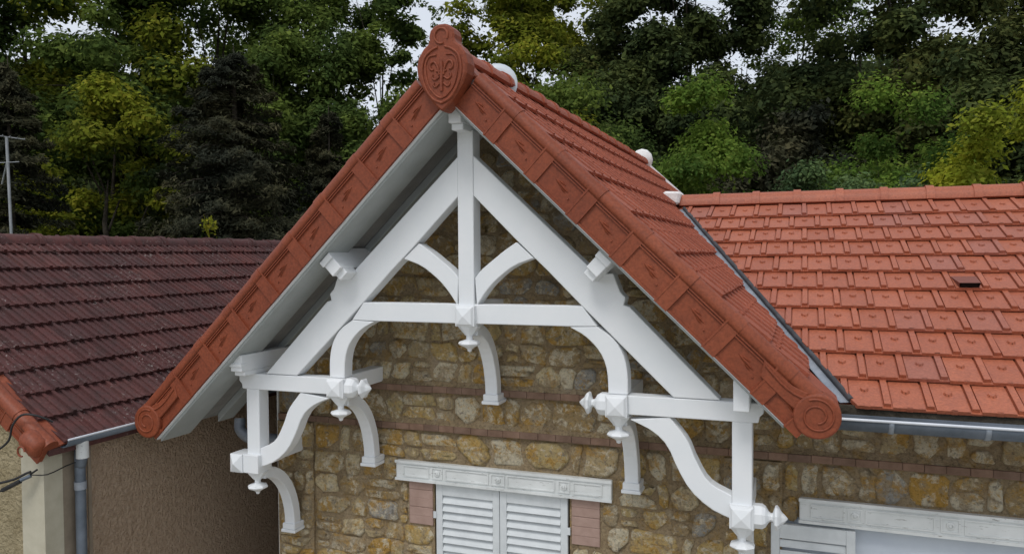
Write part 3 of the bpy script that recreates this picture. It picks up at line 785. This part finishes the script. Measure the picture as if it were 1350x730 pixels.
ux, un = Vector((0, CM, SM)), Vector((0, -SM, CM))
for i in range(11):
    y = MY0+EM*CM*i; z = mz(y); x = 4.1-(WT/2 if i % 2 else 0)
    while x > .5:
        x -= WT
        dy = EM*CM
        cs = [vdist(x, y), vdist(x+WT, y), vdist(x, y+dy), vdist(x+WT, y+dy)]
        mat = cols((1, 0, 0), ux, un, (x, y+random.uniform(-.004, .004), z+random.uniform(-.003, .003))) @ Matrix.Rotation(random.uniform(-.010, .010), 4, 'Z')
        top = (i == 10)
        planes = []
        if min(cs) < .046: planes.append((VP+VN*.046, -VN))
        if top: planes.append((Vector((0, ridgeY-.03, 0)), Vector((0, 1, 0))))
        if max(cs) < .075: continue
        if i == 5 and x < 2.93 <= x+WT:
            VENT = mat
        if planes: clip_obj(tm, mat, planes, 'roof_tile', M['terra_new'], main_roof)
        else: link('roof_tile', tmm, main_roof, mat)
        nm += 1
print('main tiles', nm)
# the roof goes on past the right edge of the photograph
ext = MB()
for i in range(11):
    y = MY0+EM*CM*i; x = 4.1-(WT/2 if i % 2 else 0)
    while x < 4.85:
        mat = cols((1, 0, 0), ux, un, (x, y, mz(y))); ext.add([mat @ Vector(p) for p in tm.v], tm.f); x += WT
hpart(ext, 'roof_tiling', M['terra_new'], main_roof, kind='stuff')
# vent tile: hood over a near-black face, the shade inside painted on
if VENT is not None:
    q = MB()
    q.add([(.02, .01, .028), (.13, .01, .028), (.15, .22, .016), (.0, .22, .016), (.015, -.012, .075), (.135, -.012, .075)],
          [(4, 5, 2, 3), (0, 4, 3), (1, 2, 5), (0, 3, 2, 1)])
    q.v = [tuple(VENT @ Vector(p)) for p in q.v]
    q2 = MB(); q2.add([tuple(VENT @ Vector(p)) for p in [(.024, .012, .026), (.126, .012, .026), (.126, -.004, .069), (.024, -.004, .069)]], [(0, 1, 2, 3)])
    vt = hpart(q, 'vent_hood', M['vent_clay'], main_roof)
    hpart(q2, 'vent_shade_face', M['dark'], main_roof)
rm2 = ridge_mesh(.352, .105, .105).mesh('ridge_tile', M['terra_new'])
x = .80
while x < 4.6:
    link('ridge_tile', rm2, main_roof, cols((1, 0, 0), (0, 1, 0), (0, 0, 1), (x, ridgeY, mz(ridgeY)-.02+random.uniform(-.003, .003)))); x += .352
# mortar cap where the main ridge meets the gable slope
hpart(MB().prism([(.60, 4.965), (.80, 4.955), (.82, 5.075), (.66, 5.085)], ridgeY-.16, ridgeY+.12), 'mortar_cap', M['mortar_white'], main_roof, .02)
# valley gutter
q = MB(); n = 12; vs_ = []
for k in range(n):
    y = .20+(3.06-.20)*k/(n-1)
    for off in (-.05, 0, .075):
        x = vx(y, off)
        yy = y
        zz = (GA-GK*x if off <= 0 else mz(yy))+.012
        vs_.append((x, yy, zz-(.008 if off == 0 else 0)))
q.add(vs_, [(k*3+a, k*3+a+1, k*3+a+4, k*3+a+3) for k in range(n-1) for a in (0, 1)])
val = hpart(q, 'valley_gutter', M['zinc_dull'], main_roof)
hpart(MB().tube([(vx(y, .050), y, mz(y)+.020) for y in np.linspace(.20, 3.05, 14)], .016, 6), 'lead_roll', M['lead'], val)

# ---- eaves gutter on the right
def gutter(mb, c0, c1, r, side):
    c0, c1 = Vector(c0), Vector(c1); d = (c1-c0).normalized(); up_ = Vector((0, 0, 1)); s_ = d.cross(up_)
    n = 10; P = []
    for k in range(n): a = R(180+180*k/(n-1)); P.append((r*math.cos(a), r*math.sin(a)))
    P2 = [(p[0]*.94, p[1]*.94+.002) for p in P]
    vs_ = []
    for c in (c0, c1): vs_ += [c+s_*a+up_*b for a, b in P]+[c+s_*a+up_*b for a, b in P2]
    fs_ = []
    for k in range(n-1):
        fs_ += [(k, k+1, 2*n+k+1, 2*n+k), (n+k+1, n+k, 3*n+k, 3*n+k+1), (k+1, k, n+k, n+k+1), (2*n+k, 2*n+k+1, 3*n+k+1, 3*n+k)]
    fs_ += [(0, 2*n, 3*n, n), (n-1, 2*n-1, 4*n-1, 3*n-1)]
    mb.add(vs_, fs_, True); return mb
gt = hpart(gutter(MB(), (1.98, .085, 3.652), (4.7, .085, 3.652), .068, 1), 'eaves_gutter', M['zinc'])
hpart(MB().tube([(1.98, .018, 3.654), (4.7, .018, 3.654)], .008, 6), 'gutter_bead', M['zinc_bright'], gt)
for x in (2.30, 2.72, 3.14, 3.56, 3.98, 4.4):
    hpart(gutter(MB(), (x-.012, .085, 3.650), (x+.012, .085, 3.650), .071, 1), 'gutter_strap', M['zinc_dull'], gt)
hpart(MB().box(1.98, 4.7, .155, .175, 3.58, 3.70), 'fascia', M['bark'])  # dark colour puts the shade between tiles and gutter into the board
# swan-neck pipe under the left eave
hpart(MB().tube(spline([(-2.22, .62, 3.24), (-2.20, .60, 3.15), (-2.08, .58, 3.10), (-1.96, .62, 3.10), (-1.86, .72, 3.06), (-1.83, .76, 2.9), (-1.83, .76, 0.0)], 22), .042, 10), 'downpipe', M['zinc_dull'])

hpart(MB().box(-1.768, -1.758, WY-.012, WY+.02, 0, 3.50), 'corner_bead', M['old_white'], wall)
# ---- grey dish behind the finial
dish = empty('round_dish', (-.015, .55, 5.625), 'pale grey round dish showing above the ridge just behind the clay finial', 'dish')
q = MB(); prof = [(.139, -.006), (.140, .004), (.137, .009), (.10, .014), (.05, .017), (.005, .018)]
q.lathe(prof, (0, 0, 0), (.25, -1, .1), 24, smooth=True)
o = q.build('reflector', M['dish'], dish); o.location = (0, 0, .0)
q = MB().tube([(0, .02, 0), (0, .06, -.04), (0, .06, -.16)], .012, 6); q.build('bracket', M['steel'], dish)
q = MB().tube([(-.02, -.02, -.08), (.03, -.14, .01)], .006, 5); q.build('feed_arm', M['steel'], dish)

# ================================================================== NEIGHBOUR HOUSE
nb = empty('neighbour_house', (-3.5, -.8, 0), 'brown roughcast neighbouring house with dark weathered tile roof and zinc gutter', 'house')
NINV = Matrix.Translation((3.5, .8, 0))
def npart(mb, name, m, parent=None, bev=0, kind=None):
    o = mb.build(name, m, None, bev)
    if kind: o['kind'] = kind
    if parent is None: o.parent = nb; o.matrix_parent_inverse = NINV
    else: o.parent = parent
    return o
NX = -2.5; NY = -.82; NK = .71; NZ = 3.385
def nz_(x): return NZ+NK*(NX-x)
RX = -4.28
npart(MB().box(NX-.25, NX, NY+.25, 5.0, 0, 3.36), 'side_wall', M['crepi_dark'])
fw_ = MB().prism([(-6.3, 0), (NX-.19, 0), (NX-.19, nz_(NX-.19)-.06), (RX, nz_(RX)-.06), (-6.3, nz_(RX)-.06-NK*1.88)], NY, NY+.245)
npart(fw_, 'front_wall', M['crepi_cream'])
npart(MB().box(NX-.19, NX+.006, NY-.008, NY+.12, 0, 3.365), 'corner_band', M['board_pale'])
npart(MB().box(NX-.05, NX+.004, NY+.12, NY+.25, 0, 3.362), 'side_band', M['board_brown'])
nroof = MB().prism([(NX+.07, nz_(NX+.07)-.01), (RX, nz_(RX)-.01), (-6.4, nz_(RX)-.01-NK*1.98), (-6.4, nz_(RX)-.05-NK*1.98), (RX, nz_(RX)-.05), (NX+.07, nz_(NX+.07)-.05)], NY-.02, 5.0)
nr = npart(nroof, 'roof', M['terra_old'])
TN = math.atan(NK); CN, SN = math.cos(TN), math.sin(TN)
EN = .187/CN; WN = .215
tn = tile_mesh(WN, EN, 3).mesh('roof_tile', M['terra_old'])
nn_ = 0
for i in range(11):
    x = NX+.075-.187*i; z = nz_(x)
    y = NY+.07-(.03*(i % 2))
    while y < 4.9:
        if x-RX < .12: break
        m_ = cols((0, 1, 0), (-CN, 0, SN), (SN, 0, CN), (x+random.uniform(-.004, .004), y, z+random.uniform(-.002, .004))) @ Matrix.Rotation(random.uniform(-.012, .012), 4, 'Z')
        link('roof_tile', tn, nr, m_); nn_ += 1; y += WN
print('neighbour tiles', nn_)
rn = ridge_mesh(.34, .10, .085).mesh('ridge_tile', M['terra_old'])
y = NY
while y < 4.9:
    link('ridge_tile', rn, nr, cols((0, 1, 0), (-1, 0, 0), (0, 0, 1), (RX, y, nz_(RX)-.035+random.uniform(-.008, .008)))); y += .34
# verge tiles of the neighbour's front gable
vm = verge_mesh(.31, False, .105).mesh('verge_tile', M['terra_verge'])
for k in range(8):
    a = .31*k
    x0 = NX+.07-(a+.31)*CN
    xd = Vector((CN, 0, -SN)); zd = Vector((SN, 0, CN))
    link('verge_tile', vm, nr, cols(xd, zd.cross(xd), zd, (x0-zd.x*.10, NY-.05, nz_(x0)-.085)))
# rounded end piece
c = Vector((NX+.03, NY-.06, nz_(NX+.07)+.015))
npart(MB().lathe([(.052, -.02), (.064, 0), (.066, .10), (.054, .125), (.026, .132)], c-Vector((CN, 0, -SN))*.09, (CN, 0, -SN), 12, smooth=True), 'verge_end', M['terra_verge'], nr)
npart(MB().tube([(c.x-.04+.030*math.cos(t), c.y-.078, c.z-.012+.030*math.sin(t)) for t in np.linspace(0, 5, 12)], .006, 5), 'verge_relief', M['terra_verge'], nr)
ng = npart(gutter(MB(), (NX+.085, NY+.06, 3.372), (NX+.085, 5.0, 3.372), .052, 1), 'eaves_gutter', M['zinc'])
npart(MB().tube([(NX+.138, NY+.06, 3.374), (NX+.138, 5.0, 3.374)], .007, 6), 'gutter_bead', M['zinc_bright'], ng)
dp = npart(MB().tube(spline([(NX+.085, NY+.20, 3.33), (NX+.085, NY+.20, 3.24), (NX+.06, NY+.205, 3.16), (NX+.055, NY+.205, 3.05), (NX+.055, NY+.205, 0)], 20), .032, 12), 'downpipe', M['zinc'])
npart(MB().tube([(NX+.085, NY+.20, 3.335), (NX+.085, NY+.20, 3.225)], .038, 12), 'gutter_outlet', M['old_white'], dp)
npart(MB().tube([(NX+.055, NY+.205, 3.07), (NX+.055, NY+.205, 3.02)], .037, 12), 'pipe_collar', M['zinc_dull'], dp)
npart(MB().box(NX+.001, NX+.012, NY+.30, NY+.325, 0, 3.35), 'edge_bead', M['board_brown'])

# ---- cables on the corner of the neighbour
cb = empty('overhead_cable', (-2.62, -.95, 3.12), 'twisted black overhead cable anchored to the pale corner band of the roughcast house', 'cable')
def cpart(pts, r, nm, m=M['black']):
    o = MB().tube(pts, r, 6).build(nm, m, cb); o.matrix_parent_inverse = Matrix.Translation((2.62, .95, -3.12)); return o
cpart(spline([(-5.5, -3.4, 3.2), (-3.4, -1.5, 3.07), (-2.75, -.98, 3.12), (-2.55, -.87, 3.19)], 20), .008, 'wire')
cpart(spline([(-5.5, -3.42, 3.17), (-3.4, -1.5, 3.02), (-2.78, -.99, 3.06), (-2.62, -.90, 3.13), (-2.52, -.85, 3.20)], 20), .006, 'wire')
cpart([(-2.72, -.93, 3.075), (-2.60, -.90, 3.135)], .014, 'clamp')
cpart([(-2.60, -.90, 3.14), (-2.55, -.87, 3.165)], .012, 'clamp_hook', M['zinc'])
cpart(spline([(-2.55, -.87, 3.17), (-2.46, -.83, 3.17), (-2.46, -.70, 3.19), (-2.445, -.64, 3.20)], 10), .004, 'wire')
lp = tag(MB().tube(spline([(-3.0, -1.02, 3.22), (-2.78, -.96, 3.30), (-2.66, -.93, 3.38), (-2.63, -.92, 3.48), (-2.57, -.90, 3.545), (-2.49, -.86, 3.535), (-2.44, -.80, 3.49)], 24), .007, 6).build('loose_wire', M['black']),
         'loose black wire looped over the end of the clay verge tile at the far left', 'wire')

# ---- TV aerial
ae = empty('tv_aerial', (-11.0, 5.2, 0), 'thin metal aerial mast with crossbars standing behind the dark roof', 'aerial')
MB().tube([(.15, 0, 0), (0.12, 0, 3.0), (0, 0, 6.6)], .024, 8).build('mast', M['steel'], ae)
q = MB(); q.tube([(-.16, -.2, 6.62), (.16, .22, 6.57)], .010, 5)
q.build('boom', M['steel'], ae)
for t in np.linspace(0, 1, 6):
    p = Vector((-.16, -.2, 6.62)).lerp(Vector((.16, .22, 6.57)), t); d = Vector((.6, -.5, 0)).normalized()*(.24-.10*t)
    MB().tube([p-d, p+d], .007, 5).build('element', M['steel'], ae)
MB().tube([(-.3, .07, 6.17), (.45, -.12, 6.13)], .008, 5).build('crossbar', M['steel'], ae)
MB().tube([(0.01, 0, 6.2), (-.28, .1, 5.8)], .014, 5).build('stay', M['steel'], ae)

# ================================================================== TREES
def leaf_mesh(name, m, C, NRM, size, aspect=.55):
    """diamond leaves at centres C with normals NRM"""
    n = len(C)
    nr_ = NRM/np.maximum(np.linalg.norm(NRM, axis=1, keepdims=True), 1e-6)
    rv = RNG.normal(size=(n, 3)); a = np.cross(nr_, rv); a /= np.maximum(np.linalg.norm(a, axis=1, keepdims=True), 1e-6)
    b = np.cross(nr_, a)
    sz = (np.broadcast_to(size, n)*RNG.uniform(.6, 1.4, n))[:, None]
    v = np.empty((n, 4, 3), np.float32)
    v[:, 0] = C-a*sz*.5; v[:, 1] = C+b*sz*.5*aspect; v[:, 2] = C+a*sz*.5; v[:, 3] = C-b*sz*.5*aspect
    me = bpy.data.meshes.new(name)
    me.vertices.add(4*n); me.vertices.foreach_set('co', v.reshape(-1))
    me.loops.add(4*n); me.loops.foreach_set('vertex_index', np.arange(4*n, dtype=np.int32))
    me.polygons.add(n); me.polygons.foreach_set('loop_start', np.arange(0, 4*n, 4, dtype=np.int32))
    try: me.polygons.foreach_set('loop_total', np.full(n, 4, np.int32))
    except Exception: pass
    me.materials.append(m); me.update(calc_edges=True)
    return me
def sphere_pts(n):
    d = RNG.normal(size=(n, 3)); return d/np.linalg.norm(d, axis=1, keepdims=True)
def clusters_leaves(cc, cr, per, flat=.62):
    k = len(cc); tot = k*per
    d = sphere_pts(tot); r_ = RNG.uniform(.25, 1.0, tot)**.55
    idx = np.repeat(np.arange(k), per)
    P = d*(r_*cr[idx])[:, None]; P[:, 2] *= flat
    # droop of the cluster's rim
    P[:, 2] -= .22*(P[:, 0]**2+P[:, 1]**2)/np.maximum(cr[idx], .05)
    P += RNG.normal(size=P.shape)*(.10*cr[idx])[:, None]
    Nn = d*.75+np.array([0, 0, .75])+RNG.normal(size=(tot, 3))*.32
    return cc[idx]+P, Nn
LEAVES = []
def deciduous(name, x, y, ztop, rad, zbase, leaf, label, nclus, per, size, cat='tree', group=None, lobes=True, openness=0., trunkr=None, cname='crown'):
    global RNG
    RNG = np.random.default_rng(int(abs(x*1310+y*9770)))
    root = empty(name, (x, y, 0), label, cat, group)
    H = ztop-zbase; zc = zbase+H*.52
    crm = .36*min(rad, H*.5)*(1-.42*openness)
    nclus = int((3.3-2.1*openness)*rad*H/crm**2*.42); per = int(1.25*math.pi*crm**2/(.5*.55*size**2))
    d = sphere_pts(nclus); d[:, 2] = np.sign(d[:, 2])*np.abs(d[:, 2])**.8
    rr = RNG.uniform(.35 if openness < .5 else .2, 1.0, nclus)**.6
    ph = RNG.uniform(0, 6.28, 4)
    az = np.arctan2(d[:, 1], d[:, 0])
    lob = 1+.16*np.sin(3*az+ph[0])+.12*np.sin(5*az+ph[1]+3*d[:, 2])+RNG.uniform(-.12, .14, nclus)
    t = d[:, 2]*.5+.5
    prof = .78+.42*np.sin(np.pi*np.clip(t*.9+.08, 0, 1))
    cc = np.stack([d[:, 0]*rad*rr*lob*prof, d[:, 1]*rad*rr*lob*prof, zc+d[:, 2]*H*.5*rr*(.9+.2*RNG.random(nclus))], 1)
    cr = RNG.uniform(.26, .46, nclus)*min(rad, H*.5)*(1-.42*openness)
    C, Nn = clusters_leaves(cc, cr, per)
    SZ = np.full(len(C), size)
    if openness < .4:          # coarse inner foliage that closes the heart of each clump
        ni = int((1.1-1.5*openness)*math.pi*crm**2/(.5*.55*(size*1.55)**2))
        ii = np.repeat(np.arange(nclus), ni)
        Pi = cc[ii]+RNG.normal(size=(len(ii), 3))*(cr[ii]*.30)[:, None]*np.array([1, 1, .7])-np.array([0, 0, .1])*cr[ii][:, None]
        C = np.concatenate([C, Pi]); Nn = np.concatenate([Nn, RNG.normal(size=Pi.shape)+np.array([0, -.7, .2])]); SZ = np.concatenate([SZ, np.full(len(ii), size*1.55)])
    LEAVES.append(len(C))
    keep = C[:, 2] > .4
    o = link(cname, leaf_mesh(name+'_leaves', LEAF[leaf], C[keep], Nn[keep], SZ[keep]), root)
    tr = trunkr or max(.05, min(.16, rad*.06))
    q = MB()
    top = zbase+H*.62
    wob = [(0, 0, -.1), (rad*.03, 0, zbase*.5), (rad*.05, rad*.03, zbase+.1*H), (0, -rad*.04, zbase+H*.45), (rad*.03, 0, top)]
    q.tube(wob, [tr*1.35, tr*1.05, tr*.9, tr*.55, tr*.12], 7)
    sel = RNG.choice(nclus, min(7, nclus), replace=False)
    for k in sel:
        e = Vector(cc[k]); f = random.uniform(.15, .6); s_ = Vector((rad*.02, 0, zbase+H*f*.8))
        if e.z < s_.z: s_.z = max(zbase*.6, e.z-.2*H)
        mid = s_.lerp(e, .5)+Vector((0, 0, .06*H))
        q.tube([s_, mid, e], [tr*.30, tr*.18, tr*.04], 5)
    q.build('trunk' if cat == 'tree' else 'stem', M['bark'], root)
    return root
def conifer(name, x, y, ztop, rad, zbase, leaf, label, nbr, per, size, group=None):
    root = empty(name, (x, y, 0), label, 'tree', group)
    H = ztop-zbase; Cs = []; Ns = []; q = MB()
    q.tube([(0, 0, -.1), (0, 0, zbase+H*.5), (0, 0, ztop)], [rad*.07, rad*.045, .01], 7)
    for k in range(nbr):
        t = (k+random.random())/nbr; z = zbase+H*t*.97
        l = rad*(1.03-t)**.55*random.uniform(.65, 1.12); a = random.random()*6.283
        dr = Vector((math.cos(a), math.sin(a), 0))
        m_ = int(per*(.35+l/rad))
        s_ = RNG.uniform(.12, 1.0, m_)**.8
        side = RNG.normal(size=m_)*(.30*l*(1.05-s_)*.8+.05)
        P = np.stack([dr.x*l*s_-dr.y*side, dr.y*l*s_+dr.x*side, z-.24*l*s_**1.6+.07*l*(s_ > .85)-np.abs(side)*.35+RNG.normal(size=m_)*.05], 1)
        Cs.append(P)
        Nv = np.stack([dr.x*.5+RNG.normal(size=m_)*.5, dr.y*.5+RNG.normal(size=m_)*.5, np.full(m_, .7)], 1); Ns.append(Nv)
        if k % 3 == 0: q.tube([(0, 0, z), (dr.x*l*.6, dr.y*l*.6, z-.08*l), (dr.x*l*.9, dr.y*l*.9, z-.2*l)], [.03, .02, .006], 4)
    link('crown', leaf_mesh(name+'_needles', LEAF[leaf], np.concatenate(Cs), np.concatenate(Ns), size, .26), root)
    q.build('trunk', M['bark'], root)
    return root
TG_ = 'trees on the slope behind the roofs'; BG_ = 'bushes behind the roof ridges'
# name, x, y, ztop, rad, zbase, leaf, label, clusters, per, size
D = [
 ('A', -25.2, 16.4, 19, 3.4, 3.5, 'mid', 'tall green broadleaf tree at the top left corner behind the aerial mast', 85, 190, 0.2, 0.05),
 ('B', -22.5, 18.0, 19.5, 3.4, 4.5, 'yellow', 'tall yellowish green tree with bright layered boughs left of the big dark fir', 80, 150, 0.2, 0.2),
 ('C', -21.3, 22.1, 21, 4.2, 4.5, 'mid', 'tall mid green broadleaf tree whose top stands over the big dark fir', 95, 190, 0.2, 0.05),
 ('D', -17.5, 23.7, 20, 3.3, 4.0, 'mid', 'tall green tree with small sky gaps right of the big fir', 62, 150, 0.19, 0.12),
 ('E', -14.3, 23.7, 18.5, 1.7, 3.0, 'mid', 'tall narrow green tree just left of the clay finial and the open sky', 70, 170, 0.18, 0.05),
 ('F', -9.0, 25.4, 18.3, 2.2, 3.0, 'yellow', 'tall yellow green tree just right of the open sky gap behind the finial', 62, 150, 0.18, 0.15),
 ('G', -8.0, 27.8, 17.2, 2.5, 3.0, 'yellow', 'broad yellow green tree behind the middle of the gable ridge', 74, 165, 0.18, 0.1),
 ('H', -5.2, 25.0, 13.4, 2.5, 3.0, 'olive', 'lower dull green tree under the notch of sky behind the gable ridge', 55, 170, 0.17, 0.0),
 ('I', -2.1, 24.5, 19, 2.4, 3.0, 'dark', 'tall dense dark green tree right of the sky notch above the white ridge end', 90, 200, 0.18, 0.0),
 ('J', 1.6, 33.8, 18.6, 3.0, 6.0, 'mid', 'far lacy tree with a thin trunk standing against the white sky', 40, 110, 0.19, 0.75),
 ('J2', 4.3, 34.5, 18.4, 2.6, 6.0, 'mid', 'far thin tree with see through crown right of the lacy one', 36, 110, 0.19, 0.75),
 ('J3', -0.8, 33.0, 17.4, 2.0, 6.0, 'dark', 'far thin dark tree with see through crown left of the lacy one', 30, 110, 0.19, 0.75),
 ('K', -0.1, 23.7, 12.2, 2.8, 2.0, 'dark', 'dark rounded tree below the lacy tree and left of the hollow', 75, 200, 0.17, 0.0),
 ('L', 3.1, 23.8, 11.8, 2.9, 2.0, 'olive', 'dark rounded tree below the sky gap at upper right', 75, 200, 0.17, 0.0),
 ('M', 5.0, 23.6, 18, 3.0, 2.5, 'dark', 'tall dense dark green tree right of the sky gap at upper right', 85, 190, 0.18, 0.0),
 ('N', 7.7, 23.2, 18, 3.0, 2.5, 'olive', 'tall dull green tree at the top right corner of the wood', 85, 190, 0.18, 0.0),
 ('d1', 1.1, 19.8, 8.9, 2.0, 0.8, 'fir', 'almost black tree in the hollow behind the main roof ridge', 65, 200, 0.15, 0.0),
 ('d2', -9.9, 19.0, 11.2, 2.7, 1.5, 'mid', 'mid green tree low behind the left slope of the clay verge', 65, 190, 0.16, 0.0),
 ('y1', -18.3, 13.7, 9.9, 2.4, 2.0, 'yellow', 'lower yellow green tree with layered boughs beside the big dark fir', 34, 150, 0.17, 0.3),
 ('y2', -6.9, 20.3, 11.6, 2.1, 2.0, 'yellow', 'smaller yellow green tree just right of the grey dish', 55, 170, 0.16, 0.2),
 ('y3', -17.6, 16.5, 9.5, 1.6, 2.0, 'dark', 'small dark tree squeezed between the yellow green tree and the big fir', 50, 190, .16, .1),
 ('e2', 6.2, 19.0, 9.2, 1.9, 1.0, 'dark', 'low dark tree behind the lime coloured bush', 60, 190, .15, .0),
 ('e3', -5.5, 18.5, 9.4, 2.2, 1.0, 'mid', 'low green tree between the gable ridge and the yellow green trees', 60, 190, 0.15, 0.1),
 ('f1', -16.2, 19.5, 12.6, 2.3, 1.5, 'mid', 'mid green tree filling the dip between the big fir and the clay verge', 0, 0, .17, .05),
 ('f2', -20.5, 16.0, 13.0, 2.4, 1.5, 'mid', 'mid green tree close behind the top of the yellow green layered tree', 0, 0, .17, .1),
 ('f3', -24.5, 13.0, 12.0, 2.6, 1.5, 'dark', 'dark green tree behind the aerial mast between the corner fir and yellow green tree', 0, 0, .17, .1),
 ('f4', -3.6, 21.5, 11.0, 2.2, 1.5, 'dark', 'dark green tree low behind the gable ridge left of the bright bush', 0, 0, .16, .0),
 ('f5', 8.3, 18.5, 10.6, 2.4, 1.0, 'dark', 'low dark tree at the right edge behind the lime bush', 0, 0, .15, .0),
 ('g1', -15.6, 20.5, 14.6, 2.3, 3.0, 'mid', 'rounded green tree under the tall narrow one left of the clay finial', 0, 0, .17, .05),
 ('g2', -23.0, 20.5, 15.0, 2.6, 3.0, 'mid', 'green tree wedged behind the tall yellowish tree at upper left', 0, 0, .17, .05),
 ('i2', -2.5, 22.3, 13.2, 2.3, 2.0, 'dark', 'dark green tree in front of the tall dense one right of the sky notch', 0, 0, .16, .0),
 ('n2', 6.6, 21.6, 14.4, 2.6, 2.0, 'olive', 'dull green tree in front of the tall ones at the upper right corner', 0, 0, .16, .05),
 ('a2', -26.0, 14.6, 15.2, 2.6, 2.0, 'mid', 'green tree in front of the tall one at the upper left corner', 0, 0, .18, .1),
 ('i3', -3.0, 24.0, 16.8, 2.0, 4.0, 'dark', 'dark green tree edging the sky notch behind the gable ridge', 0, 0, .17, .05),
]
for k, x, y, zt, rd, zb, lf, lab, nc, per, sz, op in D:
    deciduous('broadleaf_tree', x, y, zt, rd, zb, lf, lab, nc, per, sz, 'tree', TG_, openness=op)
deciduous('birch_tree', -13.6, 28.2, 17.0, 1.1, 9.0, 'mid', 'thin sparse birch in the open sky gap above the clay finial', 16, 60, .16, 'tree', TG_, openness=.9, trunkr=.07)
conifer('fir_tree', -13.0, 13.3, 10.4, 4.0, .5, 'fir', 'big broad dark fir behind the dark weathered roof', 260, 520, .15, TG_)
conifer('fir_tree', -17.6, 10.1, 9.8, 2.2, .5, 'fir', 'dark fir directly behind the aerial mast at the left edge', 170, 420, .15, TG_)
conifer('fir_tree', -12.0, 16.4, 9.2, 1.9, .5, 'fir', 'smaller dark fir between the big fir and the clay verge', 150, 400, .14, TG_)
B_ = [
 ('b1', -.15, 11.7, 7.6, 1.55, .6, 'bright', 'bright green rounded bush just right of the white ridge end', 85, 190, .085),
 ('b2', -3.3, 13.1, 8.9, 2.2, .6, 'mid', 'large dark green bush along the gable ridge', 95, 190, .10),
 ('b3', 3.0, 12.4, 7.05, 1.5, .5, 'blue', 'blue green layered bush behind the middle of the main roof ridge', 60, 200, .085),
 ('b4', 3.8, 15.2, 8.5, 1.6, .6, 'bright', 'green bush with yellowish top above the blue green layered bush', 60, 180, .095),
 ('b5', 5.05, 10.4, 7.15, 1.4, .5, 'lime', 'lime yellow bush at the right end of the main roof ridge', 62, 170, .085),
]
for k, x, y, zt, rd, zb, lf, lab, nc, per, sz in B_:
    deciduous('bush', x, y, zt, rd, zb, lf, lab, nc, per, sz, 'bush', BG_, trunkr=.05, cname='foliage')

# leafy undergrowth that covers the hillside: nobody could count it
n = 120000; az = R(1)*RNG.uniform(-72, 42, n); rr = RNG.uniform(0, 1, n)**1.3*34+36
zz = 19.0*(1-np.exp(-((rr-36)/15.0)))*(1+.10*np.sin(az*5+1)+.05*np.sin(az*13))-.3
P = np.stack([1.9+rr*np.sin(az), -4.2+rr*np.cos(az), zz+RNG.uniform(-.2, 1.0, n)+.9*np.sin(az*70+rr*.9)*np.sin(rr*1.3+az*31)], 1)
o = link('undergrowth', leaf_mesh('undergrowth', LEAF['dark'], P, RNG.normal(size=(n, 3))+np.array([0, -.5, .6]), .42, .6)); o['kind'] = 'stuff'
# weed growing in the neighbour's ridge
root = empty('weed', (RX, 2.6, nz_(RX)+.06), 'small weed sprouting from the ridge of the dark weathered roof', 'weed')
q = MB()
for k in range(5): q.tube([(0, 0, 0), (random.uniform(-.03, .03), random.uniform(-.05, .05), .10), (random.uniform(-.06, .06), random.uniform(-.1, .1), random.uniform(.14, .26))], [.006, .004, .002], 4)
q.build('stem', LEAF['yellow'], root)
link('foliage', leaf_mesh('weed_leaves', LEAF['yellow'], RNG.normal(size=(60, 3))*np.array([.03, .05, .05])+np.array([0, 0, .14]), RNG.normal(size=(60, 3)), .05), root)

print('leaves', sum(LEAVES))
